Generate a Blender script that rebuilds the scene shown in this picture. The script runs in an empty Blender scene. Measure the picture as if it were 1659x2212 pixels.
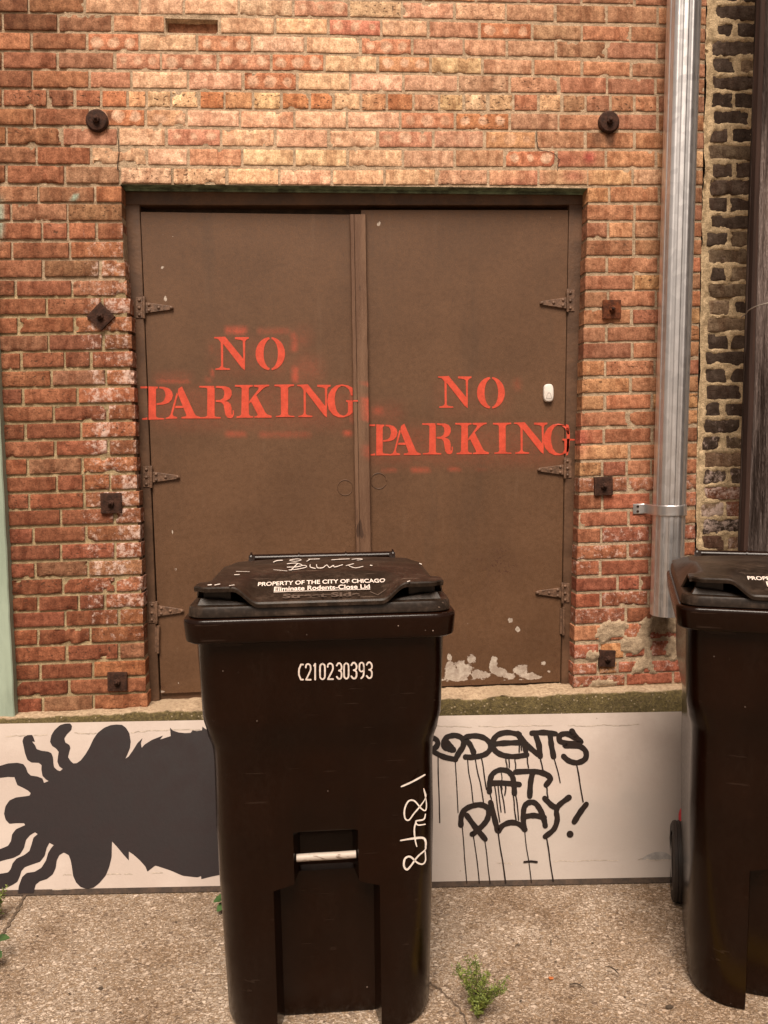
import bpy, math, random
import numpy as np
from mathutils import Vector, noise, Matrix

random.seed(7)
scene = bpy.context.scene
COL = scene.collection

# ------------------------------------------------------------------ camera
CAM_H, CAM_D, YAW, PITCH, ROLL, FOC = 1.562, 3.08, 4.05, 4.5, -0.015, 3324.0
cd = bpy.data.cameras.new("camera")
cd.sensor_fit = 'HORIZONTAL'
cd.sensor_width = 36.0
cd.lens = 36.0 * FOC / 3318.0
cd.clip_start = 0.05
cd.clip_end = 500
cam = bpy.data.objects.new("camera", cd)
COL.objects.link(cam)
RM = (Matrix.Rotation(-math.radians(YAW), 3, 'Z') @ Matrix.Rotation(math.radians(90 - PITCH), 3, 'X')
      @ Matrix.Rotation(ROLL, 3, 'Z'))
cam.matrix_world = Matrix.Translation((0, -CAM_D, CAM_H)) @ RM.to_4x4()
scene.camera = cam
CC = Vector((0, -CAM_D, CAM_H))

# ------------------------------------------------------------------ world, sun, exposure
SUN_EL, SUN_AZ = math.radians(58), math.radians(188)     # azimuth clockwise from +Y
w = bpy.data.worlds.new("World")
scene.world = w
w.use_nodes = True
wt = w.node_tree
bg = wt.nodes['Background']
sky = wt.nodes.new('ShaderNodeTexSky')
sky.sky_type = 'NISHITA'
sky.sun_disc = False
sky.sun_elevation = SUN_EL
sky.sun_rotation = SUN_AZ
sky.dust_density = 4.0
hs = wt.nodes.new('ShaderNodeHueSaturation')
hs.inputs['Saturation'].default_value = 0.12
tint = wt.nodes.new('ShaderNodeMix')
tint.data_type = 'RGBA'
tint.blend_type = 'MULTIPLY'
tint.inputs[0].default_value = 1.0
tint.inputs[7].default_value = (1.0, 0.86, 0.73, 1)
wt.links.new(sky.outputs[0], hs.inputs['Color'])
wt.links.new(hs.outputs[0], tint.inputs[6])
wt.links.new(tint.outputs[2], bg.inputs['Color'])
bg.inputs['Strength'].default_value = 0.06
sl = bpy.data.lights.new("sun", 'SUN')
sl.energy = 3.5
sl.angle = math.radians(28)
sl.color = (1.0, 0.87, 0.74)
sun = bpy.data.objects.new("sun", sl)
COL.objects.link(sun)
sd = Vector((math.sin(SUN_AZ) * math.cos(SUN_EL), math.cos(SUN_AZ) * math.cos(SUN_EL), math.sin(SUN_EL)))
sun.rotation_euler = sd.to_track_quat('Z', 'Y').to_euler()
sun.location = sd * 8
scene.view_settings.view_transform = 'Standard'
scene.view_settings.look = 'None'
scene.view_settings.exposure = 0.74
scene.view_settings.gamma = 1.0

# ------------------------------------------------------------------ survey helpers
# measurements were taken on the photograph in a 3318 x 4424 grid; sight() turns one into a direction and the
# functions below meet it with the real surface the thing belongs to
def sight(x, y):
    return RM @ Vector(((x - 1659.0) / FOC, -(y - 2212.0) / FOC, -1.0))
def W(x, y, py=0.0):                       # meets a plane parallel to the wall
    d = sight(x, y)
    return CC + d * ((py - CC.y) / d.y)
def G(x, y, z=0.0):                        # meets level ground
    d = sight(x, y)
    return CC + d * ((z - CC.z) / d.z)
def on_plane(x, y, p0, n):
    d = sight(x, y)
    return CC + d * ((p0 - CC).dot(n) / d.dot(n))
def lerp(a, b, t): return a + (b - a) * t
def clamp(v, a=0.0, b=1.0): return max(a, min(b, v))
def sstep(a, b, v):
    t = clamp((v - a) / (b - a)); return t * t * (3 - 2 * t)
def nz(x, y, z=0.0): return noise.noise(Vector((x, y, z)))
def fbm(x, y, z=0.0, o=3): return noise.fractal(Vector((x, y, z)), 0.9, 2.1, o)

# ------------------------------------------------------------------ node helpers
class NB:
    def __init__(s, name):
        s.m = bpy.data.materials.new(name); s.m.use_nodes = True
        s.t = s.m.node_tree; s.b = s.t.nodes['Principled BSDF']
        s.tc = None
    def n(s, k, **kw):
        o = s.t.nodes.new(k)
        for a, b in kw.items(): setattr(o, a, b)
        return o
    def put(s, sock, v):
        if v is None: return
        if isinstance(v, bpy.types.NodeSocket): s.t.links.new(v, sock)
        elif isinstance(v, (tuple, list)) and len(v) == 3 and sock.type == 'RGBA': sock.default_value = (*v, 1)
        else: sock.default_value = v
    def obj(s):
        if not s.tc: s.tc = s.n('ShaderNodeTexCoord')
        return s.tc.outputs['Object']
    def attr(s, name, out='Fac'):
        o = s.n('ShaderNodeAttribute'); o.attribute_name = name; return o.outputs[out]
    def math(s, op, a, b=None, c=None, cl=False):
        o = s.n('ShaderNodeMath', operation=op, use_clamp=cl)
        s.put(o.inputs[0], a); s.put(o.inputs[1], b)
        if c is not None: s.put(o.inputs[2], c)
        return o.outputs[0]
    def mix(s, f, a, b, mode='MIX'):
        o = s.n('ShaderNodeMix', data_type='RGBA', blend_type=mode)
        s.put(o.inputs[0], f); s.put(o.inputs[6], a); s.put(o.inputs[7], b)
        return o.outputs[2]
    def ramp(s, f, a, b, c=0.0, d=1.0):
        o = s.n('ShaderNodeMapRange', interpolation_type='SMOOTHSTEP')
        s.put(o.inputs[0], f); s.put(o.inputs[1], a); s.put(o.inputs[2], b); s.put(o.inputs[3], c); s.put(o.inputs[4], d)
        return o.outputs[0]
    def noise(s, scale, detail=4, rough=0.6, vec=None, stretch=None, dist=0.0):
        o = s.n('ShaderNodeTexNoise'); v = vec if vec is not None else s.obj()
        if stretch:
            mp = s.n('ShaderNodeMapping'); s.put(mp.inputs[0], v); mp.inputs['Scale'].default_value = stretch; v = mp.outputs[0]
        s.put(o.inputs['Vector'], v)
        o.inputs['Scale'].default_value = scale; o.inputs['Detail'].default_value = detail
        o.inputs['Roughness'].default_value = rough; o.inputs['Distortion'].default_value = dist
        return o.outputs[0]
    def vor(s, scale, vec=None, feature='F1', rnd=1.0):
        o = s.n('ShaderNodeTexVoronoi', feature=feature)
        s.put(o.inputs['Vector'], vec if vec is not None else s.obj())
        o.inputs['Scale'].default_value = scale; o.inputs['Randomness'].default_value = rnd
        return o
    def sep(s, v):
        o = s.n('ShaderNodeSeparateXYZ'); s.put(o.inputs[0], v); return o.outputs
    def comb(s, x, y, z):
        o = s.n('ShaderNodeCombineXYZ'); s.put(o.inputs[0], x); s.put(o.inputs[1], y); s.put(o.inputs[2], z); return o.outputs[0]
    def bump(s, h, strength=0.5, dist=0.01, nrm=None):
        o = s.n('ShaderNodeBump'); s.put(o.inputs['Height'], h)
        o.inputs['Strength'].default_value = strength; o.inputs['Distance'].default_value = dist
        if nrm is not None: s.put(o.inputs['Normal'], nrm)
        return o.outputs[0]
    def out(s, col=None, rough=None, metal=None, nrm=None, spec=None):
        s.put(s.b.inputs['Base Color'], col); s.put(s.b.inputs['Roughness'], rough)
        s.put(s.b.inputs['Metallic'], metal); s.put(s.b.inputs['Normal'], nrm)
        s.put(s.b.inputs['Specular IOR Level'], spec)
        return s.m

# ------------------------------------------------------------------ mesh helpers
class MB:
    def __init__(s): s.v = []; s.f = []; s.mi = []; s.at = {}
    def add(s, vs, fs, mi=0):
        o = len(s.v); s.v += [tuple(p) for p in vs]
        s.f += [tuple(i + o for i in f) for f in fs]; s.mi += [mi] * len(fs)
        return o
    def box(s, x0, x1, y0, y1, z0, z1, mi=0):
        return s.add([(x0,y0,z0),(x1,y0,z0),(x1,y1,z0),(x0,y1,z0),(x0,y0,z1),(x1,y0,z1),(x1,y1,z1),(x0,y1,z1)],
              [(3,2,1,0),(4,5,6,7),(0,1,5,4),(1,2,6,5),(2,3,7,6),(3,0,4,7)], mi)
    def tube(s, pts, rad, seg=8, cap=True, mi=0):
        pts = [Vector(p) for p in pts]; n = len(pts); vs = []; fs = []
        rads = rad if isinstance(rad, (list, tuple)) else [rad] * n
        prev = None
        for i, p in enumerate(pts):
            t = (pts[min(i+1, n-1)] - pts[max(i-1, 0)]).normalized()
            u = t.orthogonal().normalized() if prev is None else (prev - t * prev.dot(t)).normalized()
            prev = u; v = t.cross(u)
            for k in range(seg):
                a = 2 * math.pi * k / seg
                vs.append(p + (u * math.cos(a) + v * math.sin(a)) * rads[i])
        for i in range(n - 1):
            for k in range(seg):
                a, b = i*seg + k, i*seg + (k+1) % seg
                fs.append((a, b, b + seg, a + seg))
        if cap: fs += [tuple(range(seg - 1, -1, -1)), tuple(range((n-1)*seg, n*seg))]
        return s.add(vs, fs, mi)
    def loft(s, rings, cap0=True, cap1=True, mi=0):
        n = len(rings[0]); vs = [p for r in rings for p in r]; fs = []
        for i in range(len(rings) - 1):
            for k in range(n):
                a, b = i*n + k, i*n + (k+1) % n
                fs.append((a, b, b + n, a + n))
        if cap0: fs.append(tuple(range(n - 1, -1, -1)))
        if cap1: fs.append(tuple(range((len(rings)-1)*n, len(rings)*n)))
        return s.add(vs, fs, mi)
    def build(s, name, mats, parent=None, smooth=None, bevel=None):
        me = bpy.data.meshes.new(name); me.from_pydata(s.v, [], s.f)
        for m in (mats if isinstance(mats, (list, tuple)) else [mats]): me.materials.append(m)
        if len(set(s.mi)) > 1 : me.polygons.foreach_set('material_index', s.mi)
        for k, (typ, data) in s.at.items():
            a = me.attributes.new(k, typ, 'POINT')
            key = {'FLOAT': 'value', 'FLOAT_VECTOR': 'vector', 'FLOAT_COLOR': 'color'}[typ]
            a.data.foreach_set(key, np.asarray(data, dtype=np.float32).ravel())
        if smooth is not None:
            me.polygons.foreach_set('use_smooth', [True] * len(me.polygons))
            if smooth < 179: me.set_sharp_from_angle(angle=math.radians(smooth))
        me.update()
        o = bpy.data.objects.new(name, me); COL.objects.link(o)
        if parent: o.parent = parent
        if bevel:
            b = o.modifiers.new('bevel', 'BEVEL'); b.width = bevel; b.segments = 2; b.limit_method = 'ANGLE'; b.angle_limit = 0.6
        return o

def tag(o, label=None, cat=None, group=None, kind=None):
    if label: o['label'] = label
    if cat: o['category'] = cat
    if group: o['group'] = group
    if kind: o['kind'] = kind
    return o
def empty(name, loc, rz=0.0):
    o = bpy.data.objects.new(name, None); COL.objects.link(o); o.location = loc; o.rotation_euler = (0, 0, rz)
    o.empty_display_size = 0.1
    return o
def fix(child, parent):                      # parent a part built in world coordinates
    child.parent = parent
    child.matrix_parent_inverse = Matrix.Translation(parent.location).inverted() if parent.rotation_euler.z == 0 else \
        (Matrix.Translation(parent.location) @ Matrix.Rotation(parent.rotation_euler.z, 4, 'Z')).inverted()
    return child

def catmull(pts, n=6, closed=False):
    if len(pts) < 3: return [tuple(p) for p in pts]
    out = []; m = len(pts); rng = m if closed else m - 1
    for i in range(rng):
        if closed: p = [pts[(i + k - 1) % m] for k in range(4)]
        else: p = [pts[max(0, min(m - 1, i + k - 1))] for k in range(4)]
        for j in range(n):
            t = j / n
            out.append(tuple(0.5 * (2*b + (c - a)*t + (2*a - 5*b + 4*c - d)*t*t + (3*b - a - 3*c + d)*t**3) for a, b, c, d in zip(*p)))
    if not closed: out.append(tuple(pts[-1]))
    return out

def fill2d(polys):                           # even-odd fill of 2D outlines -> verts, faces
    cu = bpy.data.curves.new('fill', 'CURVE'); cu.dimensions = '2D'; cu.fill_mode = 'BOTH'
    for pl in polys:
        sp = cu.splines.new('POLY'); sp.points.add(len(pl) - 1)
        for q, p in zip(sp.points, pl): q.co = (p[0], p[1], 0, 1)
        sp.use_cyclic_u = True
    o = bpy.data.objects.new('fill', cu); COL.objects.link(o)
    me = bpy.data.meshes.new_from_object(o)
    vs = [tuple(v.co) for v in me.vertices]; fs = [tuple(p.vertices) for p in me.polygons]
    bpy.data.objects.remove(o); bpy.data.curves.remove(cu); bpy.data.meshes.remove(me)
    z = set(round(v[2], 5) for v in vs)
    return [(v[0], v[1]) for v in vs], fs
def text2d(s, bold=0.0):                     # default font, normalised to x 0..1, y 0..1 of its own box
    cu = bpy.data.curves.new('text', 'FONT'); cu.body = s; cu.offset = bold; cu.fill_mode = 'FRONT'
    o = bpy.data.objects.new('text', cu); COL.objects.link(o)
    me = bpy.data.meshes.new_from_object(o)
    vs = [tuple(v.co) for v in me.vertices]; fs = [tuple(p.vertices) for p in me.polygons]
    bpy.data.objects.remove(o); bpy.data.curves.remove(cu); bpy.data.meshes.remove(me)
    xs = [v[0] for v in vs]; ys = [v[1] for v in vs]
    x0, x1, y0, y1 = min(xs), max(xs), min(ys), max(ys)
    return [((v[0]-x0)/(x1-x0), (v[1]-y0)/(y1-y0)) for v in vs], fs
def stroke2d(pts, wid, smooth=5, taper=False):
    """flat brush stroke with round ends, one polygon strip"""
    P = [Vector(p) for p in (catmull(pts, smooth) if smooth > 1 else pts)]
    n = len(P); vs = []; fs = []
    for i, p in enumerate(P):
        t = (P[min(i+1, n-1)] - P[max(i-1, 0)]).normalized(); nn = Vector((-t.y, t.x))
        r = wid / 2 * (1 + 0.05 * math.sin(i * 1.7) + 0.16 * nz(p.x * .02, p.y * .02, wid))
        if taper: r *= (0.55 + 0.45 * math.sin(math.pi * (i + 0.8) / (n + 0.6)))
        vs += [tuple(p + nn * r), tuple(p - nn * r)]
    for i in range(n - 1): fs.append((2*i, 2*i+1, 2*i+3, 2*i+2))
    for idx, sgn in ((0, -1), (n-1, 1)):
        p = P[idx]; t = (P[min(idx+1, n-1)] - P[max(idx-1, 0)]).normalized() * sgn; nn = Vector((-t.y, t.x))
        r = (Vector(vs[2*idx]) - p).length
        o = len(vs)
        for k in range(9):
            a = -math.pi/2 + math.pi * k / 8
            vs.append(tuple(p + (t * math.cos(a) + nn * math.sin(a)) * r))
        fs.append(tuple(range(o, o + 9)))
    return vs, fs
def disc2d(c, r, n=18):
    return [(c[0] + r*math.cos(2*math.pi*k/n), c[1] + r*math.sin(2*math.pi*k/n)) for k in range(n)], [tuple(range(n))]

# ================================================================== MATERIALS
def mat_brick(name, pale=1.0):
    b = NB(name)
    col = b.attr('bcol', 'Color'); uv = b.sep(b.attr('buv', 'Vector')); prm = b.n('ShaderNodeAttribute'); prm.attribute_name = 'bprm'
    pr = b.sep(prm.outputs['Vector'])          # spots, white bloom, pits
    u, v, sd_ = uv
    # kiln bands running up the face
    bv = b.comb(b.math('MULTIPLY', u, 5.0), b.math('MULTIPLY', v, 0.35), b.math('MULTIPLY', sd_, 37.0))
    band = b.noise(1.0, 2, 0.5, bv)
    c = b.mix(b.ramp(band, 0.54, 0.60, 0, 0.6), col, b.mix(1.0, col, (1.30, 1.38, 1.40), 'MULTIPLY'))
    c = b.mix(b.ramp(band, 0.44, 0.39, 0, 0.7), c, b.mix(1.0, c, (0.70, 0.60, 0.55), 'MULTIPLY'))
    # flash marks (three pale ovals along the stretcher)
    wob = b.noise(34, 2, 0.5)
    fu = b.math('SUBTRACT', b.math('FRACT', b.math('MULTIPLY', u, 3.0)), 0.5)
    fv = b.math('SUBTRACT', v, b.math('ADD', 0.42, b.math('MULTIPLY', sd_, 0.16)))
    d = b.math('SQRT', b.math('ADD', b.math('POWER', b.math('DIVIDE', b.math('ABSOLUTE', fu), 0.42), 2.0), b.math('POWER', b.math('DIVIDE', b.math('ABSOLUTE', fv), 0.46), 2.0)))
    cell = b.n('ShaderNodeTexWhiteNoise', noise_dimensions='2D'); b.put(cell.inputs['Vector'], b.comb(b.math('FLOOR', b.math('MULTIPLY', u, 3.0)), b.math('MULTIPLY', sd_, 91.0), 0.0))
    d = b.math('ADD', d, b.math('ADD', b.math('MULTIPLY', b.math('SUBTRACT', wob, 0.5), 0.9), b.math('MULTIPLY', cell.outputs[0], 0.5)))
    spot = b.ramp(d, 1.0, 0.90, 0, 1)
    ring = b.math('MULTIPLY', b.ramp(d, 0.66, 0.8, 0, 1), spot)
    c = b.mix(b.math('MULTIPLY', b.math('MULTIPLY', spot, pr[0]), 0.85), c, (0.72, 0.48, 0.33))
    c = b.mix(b.math('MULTIPLY', b.math('MULTIPLY', ring, pr[0]), 0.35), c, (0.52, 0.22, 0.11))
    # grain, blotches
    g = b.noise(170, 4, 0.7); g2 = b.noise(38, 4, 0.65); g3 = b.noise(9, 3, 0.6)
    c = b.mix(1.0, c, b.mix(b.ramp(g, 0.3, 0.7), (0.68, 0.65, 0.63), (1.24, 1.25, 1.26)), 'MULTIPLY')
    c = b.mix(1.0, c, b.mix(b.ramp(g2, 0.3, 0.7), (0.62, 0.58, 0.55), (1.20, 1.22, 1.24)), 'MULTIPLY')
    c = b.mix(b.ramp(g3, 0.5, 0.72, 0, 0.5), c, b.mix(1.0, c, (0.7, 0.62, 0.56), 'MULTIPLY'))
    # pits
    pit = b.ramp(b.noise(78, 3, 0.6, stretch=(0.7, 1, 1.3)), 0.58, 0.65, 0, 1)
    pitm = b.math('MULTIPLY', pit, b.math('ADD', b.math('MULTIPLY', pr[2], 0.92), 0.06))
    c = b.mix(pitm, c, (0.07, 0.035, 0.02))
    # white salts
    wn = b.noise(42, 6, 0.75)
    wm = b.math('MULTIPLY', b.ramp(b.math('ADD', wn, b.math('MULTIPLY', pr[1], 0.34)), 0.62, 0.80), b.ramp(pr[1], 0.02, 0.25))
    c = b.mix(b.math('MULTIPLY', wm, 0.75), c, (0.66, 0.50, 0.43))
    h = b.math('ADD', b.math('MULTIPLY', g, 0.35), b.math('SUBTRACT', b.math('MULTIPLY', g2, 0.8), b.math('MULTIPLY', pitm, 0.9)))
    return b.out(c, 0.9, nrm=b.bump(h, 0.6, 0.006), spec=0.2)
M_BRICK = mat_brick('brick')

def mat_mortar(name, base):
    b = NB(name)
    tint = b.attr('bcol', 'Color')
    g = b.noise(240, 3, 0.7); g2 = b.noise(40, 5, 0.7); g3 = b.noise(6, 3)
    c = b.mix(1.0, base, tint, 'MULTIPLY')
    c = b.mix(1.0, c, b.mix(b.ramp(g, 0.3, 0.7), (0.72, 0.70, 0.68), (1.22, 1.22, 1.22)), 'MULTIPLY')
    c = b.mix(1.0, c, b.mix(b.ramp(g2, 0.3, 0.72), (0.62, 0.60, 0.58), (1.14, 1.14, 1.14)), 'MULTIPLY')
    c = b.mix(b.ramp(g3, 0.5, 0.75, 0, 0.4), c, b.mix(1.0, c, (0.7, 0.66, 0.6), 'MULTIPLY'))
    h = b.math('ADD', b.math('MULTIPLY', g, 0.5), g2)
    return b.out(c, 0.95, nrm=b.bump(h, 0.9, 0.008), spec=0.15)
M_MORTAR = mat_mortar('mortar', (0.50, 0.385, 0.275))
M_MORTAR_TAN = mat_mortar('tan_mortar', (0.74, 0.56, 0.35))

def mat_paint_door(name):
    b = NB(name)
    red = b.attr('red'); chip = b.attr('chip'); rust = b.attr('rust')
    n1 = b.noise(3.0, 4, 0.6); n2 = b.noise(60, 4, 0.7); n3 = b.noise(300, 2, 0.6); st = b.noise(14, 4, 0.7, stretch=(1.0, 1.0, 0.12))
    c = b.mix(b.ramp(n1, 0.3, 0.7), (0.092, 0.0445, 0.0205), (0.114, 0.056, 0.0265))
    c = b.mix(1.0, c, b.mix(b.ramp(n2, 0.25, 0.75), (0.88, 0.87, 0.86), (1.10, 1.10, 1.11)), 'MULTIPLY')
    c = b.mix(b.ramp(st, 0.58, 0.75, 0, 0.35), c, (0.142, 0.08, 0.045))
    c = b.mix(1.0, c, b.mix(b.ramp(n3, 0.3, 0.7), (0.84, 0.84, 0.84), (1.14, 1.14, 1.14)), 'MULTIPLY')
    gr = b.noise(5, 5, 0.7, stretch=(1.6, 1, 0.22)); c = b.mix(b.ramp(gr, 0.52, 0.72, 0, 0.28), c, (0.06, 0.034, 0.019))
    # overspray
    sp = b.math('MULTIPLY', red, b.ramp(b.math('ADD', b.noise(420, 2, 0.6), b.math('MULTIPLY', b.noise(22, 4, 0.7), 0.7)), 0.62, 1.05, 0.25, 1.0))
    c = b.mix(b.math('MULTIPLY', sp, 0.95, cl=True), c, (0.56, 0.075, 0.038))
    # rust freckles
    rm = b.math('MULTIPLY', rust, b.ramp(b.noise(120, 4, 0.75), 0.54, 0.62))
    c = b.mix(rm, c, (0.045, 0.014, 0.007))
    # scattered scuffs
    sc = b.math('MULTIPLY', b.ramp(b.noise(30, 2, 0.5, stretch=(1.6, 1, 0.5)), 0.72, 0.75), b.ramp(b.noise(4, 1), 0.5, 0.6))
    c = b.mix(b.math('MULTIPLY', sc, 0.5), c, (0.06, 0.03, 0.018))
    # flaked paint down to a grey primer
    cm = b.math('MULTIPLY', b.ramp(b.math('ADD', b.noise(26, 6, 0.68), chip), 0.98, 1.03), b.ramp(chip, 0.12, 0.2))
    prim = b.mix(b.ramp(b.noise(50, 4, 0.7), 0.35, 0.7), (0.30, 0.235, 0.19), (0.48, 0.41, 0.34))
    c = b.mix(cm, c, prim)
    edge = b.math('SUBTRACT', 1.0, cm)
    h = b.math('ADD', b.math('MULTIPLY', n2, 0.35), b.math('ADD', b.math('MULTIPLY', n3, 0.10), b.math('MULTIPLY', edge, 0.9)))
    r = b.ramp(n2, 0.3, 0.7, 0.5, 0.68)
    return b.out(c, r, nrm=b.bump(h, 0.35, 0.004), spec=0.35)
M_DOOR = mat_paint_door('brown_door_paint')

def mat_simple(name, col, rough=0.6, metal=0.0, var=0.25, scale=20, bump=0.2, bs=120, spec=0.4, col2=None, stretch=None):
    b = NB(name)
    n1 = b.noise(scale, 4, 0.65, stretch=stretch); n2 = b.noise(bs, 3, 0.65, stretch=stretch)
    lo = tuple(x * (1 - var) for x in col); hi = col2 or tuple(min(1, x * (1 + var)) for x in col)
    c = b.mix(b.ramp(n1, 0.3, 0.7), lo, hi)
    c = b.mix(1.0, c, b.mix(n2, (0.85, 0.85, 0.85), (1.15, 1.15, 1.15)), 'MULTIPLY')
    return b.out(c, b.ramp(n1, 0.3, 0.7, rough - 0.06, rough + 0.08), metal, b.bump(n2, bump, 0.004), spec)
M_FRAME = mat_simple('brown_frame_paint', (0.090, 0.045, 0.023), 0.6, var=0.3, scale=9, bump=0.4, bs=60)
M_HEADFRAME = M_FRAME
M_POST = mat_simple('brown_painted_wood', (0.135, 0.070, 0.042), 0.62, var=0.35, scale=14, bump=0.5, bs=50, stretch=(1, 1, 0.12))
M_HINGE = mat_simple('painted_iron', (0.12, 0.066, 0.040), 0.5, var=0.4, scale=60, bump=0.4, bs=200)
M_RIVET = mat_simple('bare_rivet', (0.30, 0.24, 0.20), 0.4, 0.5, var=0.3, scale=80)
M_RUST = mat_simple('rusted_iron', (0.045, 0.020, 0.013), 0.8, 0.1, var=0.5, scale=50, bump=0.8, bs=130, spec=0.2)
M_RUST_RED = mat_simple('red_rusted_iron', (0.10, 0.030, 0.012), 0.85, 0.0, var=0.6, scale=40, bump=0.8, bs=130, spec=0.2)
M_LINTEL = mat_simple('green_edged_steel', (0.10, 0.12, 0.08), 0.6, var=0.4, scale=25, bump=0.4, col2=(0.24, 0.32, 0.21))
M_RED = None
def mat_red():
    b = NB('red_spray_paint')
    n = b.noise(30, 4, 0.7); n2 = b.noise(260, 2, 0.6); n3 = b.noise(7, 3)
    c = b.mix(b.ramp(n, 0.3, 0.75), (0.47, 0.055, 0.026), (0.63, 0.078, 0.040))
    c = b.mix(b.ramp(n3, 0.5, 0.75, 0, 0.35), c, (0.36, 0.048, 0.026))
    c = b.mix(b.ramp(n2, 0.56, 0.70, 0, 0.75), c, (0.22, 0.07, 0.038))
    return b.out(c, 0.6, nrm=b.bump(n2, 0.25, 0.003), spec=0.3)
M_RED = mat_red()
M_WHITE_PLASTIC = mat_simple('white_plastic', (0.66, 0.60, 0.55), 0.4, var=0.04, scale=10, bump=0.02)
M_GREY_LINE = mat_simple('grey_line', (0.22, 0.19, 0.17), 0.6, var=0.1)

def mat_concrete(name, lo, hi, moss=None, mh=0.0, agg=None):
    b = NB(name)
    n1 = b.noise(8, 5, 0.7); n2 = b.noise(60, 5, 0.75); n3 = b.noise(220, 2, 0.6)
    c = b.mix(b.ramp(n2, 0.3, 0.7), lo, hi)
    c = b.mix(b.ramp(n1, 0.5, 0.7, 0, 0.5), c, b.mix(1.0, c, (0.6, 0.57, 0.5), 'MULTIPLY'))
    if moss:
        m = b.attr('moss')
        mm = b.ramp(b.math('ADD', m, b.math('MULTIPLY', b.math('SUBTRACT', n2, 0.5), 1.1)), 0.35, 0.7)
        mc = b.mix(b.ramp(b.noise(90, 4, 0.7), 0.35, 0.7), moss, tuple(x * 2.6 for x in moss))
        c = b.mix(b.math('MULTIPLY', mm, 0.9), c, mc)
        v = b.vor(75)
        sp = b.math('MULTIPLY', b.ramp(v.outputs['Distance'], 0.32, 0.2), b.ramp(b.sep(v.outputs['Color'])[0], 0.72, 0.78))
        c = b.mix(b.math('MULTIPLY', sp, 0.7), c, (0.40, 0.31, 0.21))
    h = b.math('ADD', n2, b.math('MULTIPLY', n3, 0.5))
    return b.out(c, 0.95, nrm=b.bump(h, 0.9, 0.008), spec=0.15)
M_LEDGE = mat_concrete('mossy_concrete', (0.26, 0.18, 0.115), (0.50, 0.37, 0.25), moss=(0.050, 0.038, 0.013))

def mat_ground():
    b = NB('exposed_aggregate_concrete')
    wob = b.n('ShaderNodeTexNoise'); b.put(wob.inputs['Vector'], b.obj()); wob.inputs['Scale'].default_value = 90; wob.inputs['Detail'].default_value = 2
    vm = b.n('ShaderNodeVectorMath', operation='MULTIPLY_ADD'); b.put(vm.inputs[0], wob.outputs['Color']); vm.inputs[1].default_value = (0.012, 0.012, 0.012); b.put(vm.inputs[2], b.obj())
    base_n = b.noise(130, 5, 0.75); big = b.noise(2.2, 4, 0.6); med = b.noise(14, 4, 0.65)
    c = b.mix(b.ramp(base_n, 0.3, 0.72), (0.125, 0.082, 0.050), (0.37, 0.265, 0.178))
    hsum = b.math('MULTIPLY', base_n, 0.35)
    for k, (sc, thr, off) in enumerate([(185, 0.42, 0.0), (105, 0.55, 3.1), (66, 0.78, 7.7)]):
        mp = b.n('ShaderNodeMapping'); b.put(mp.inputs[0], vm.outputs[0]); mp.inputs['Location'].default_value = (off, off * 1.3, off)
        mp.inputs['Rotation'].default_value = (0, 0, 0.5 + k); mp.inputs['Scale'].default_value = (1.0, 1.55, 1.0)
        v = b.vor(sc, mp.outputs[0]); e = b.vor(sc, mp.outputs[0], 'DISTANCE_TO_EDGE')
        rc = b.sep(v.outputs['Color'])
        stone = b.math('MULTIPLY', b.ramp(e.outputs['Distance'], 0.05, 0.13), b.ramp(rc[0], thr, thr + 0.02))
        sc_ = b.mix(rc[1], (0.29, 0.215, 0.152), (0.69, 0.56, 0.455))
        sc_ = b.mix(b.ramp(rc[2], 0.88, 0.9, 0, 0.8), sc_, (0.10, 0.06, 0.04))
        c = b.mix(b.math('MULTIPLY', stone, 0.9), c, sc_)
        hsum = b.math('ADD', hsum, b.math('MULTIPLY', stone, 0.6))
    dk = b.ramp(b.vor(140).outputs['Distance'], 0.16, 0.08)
    dk = b.math('MULTIPLY', dk, b.ramp(med, 0.45, 0.6))
    c = b.mix(b.math('MULTIPLY', dk, 0.8), c, (0.05, 0.03, 0.02))
    c = b.mix(b.ramp(big, 0.38, 0.68, 0, 0.9), c, b.mix(1.0, c, (0.70, 0.63, 0.56), 'MULTIPLY'))
    c = b.mix(b.ramp(b.noise(5.5, 5, 0.7), 0.5, 0.68, 0, 0.6), c, b.mix(1.0, c, (0.62, 0.56, 0.5), 'MULTIPLY'))
    return b.out(c, 0.9, nrm=b.bump(hsum, 0.8, 0.006), spec=0.2)
M_GROUND = mat_ground()
M_CRACK = mat_simple('dirt_crack', (0.10, 0.068, 0.045), 0.95, var=0.4, scale=60, bump=0.8)
def mat_yellow():
    b = NB('yellow_road_paint')
    n = b.noise(120, 4, 0.75)
    c = b.mix(b.ramp(b.noise(40, 4, 0.7), 0.3, 0.7), (0.50, 0.28, 0.03), (0.62, 0.40, 0.06))
    c = b.mix(b.ramp(n, 0.50, 0.56), c, (0.30, 0.21, 0.13))
    return b.out(c, 0.85, nrm=b.bump(n, 0.8, 0.006))
M_YELLOW = mat_yellow()

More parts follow.
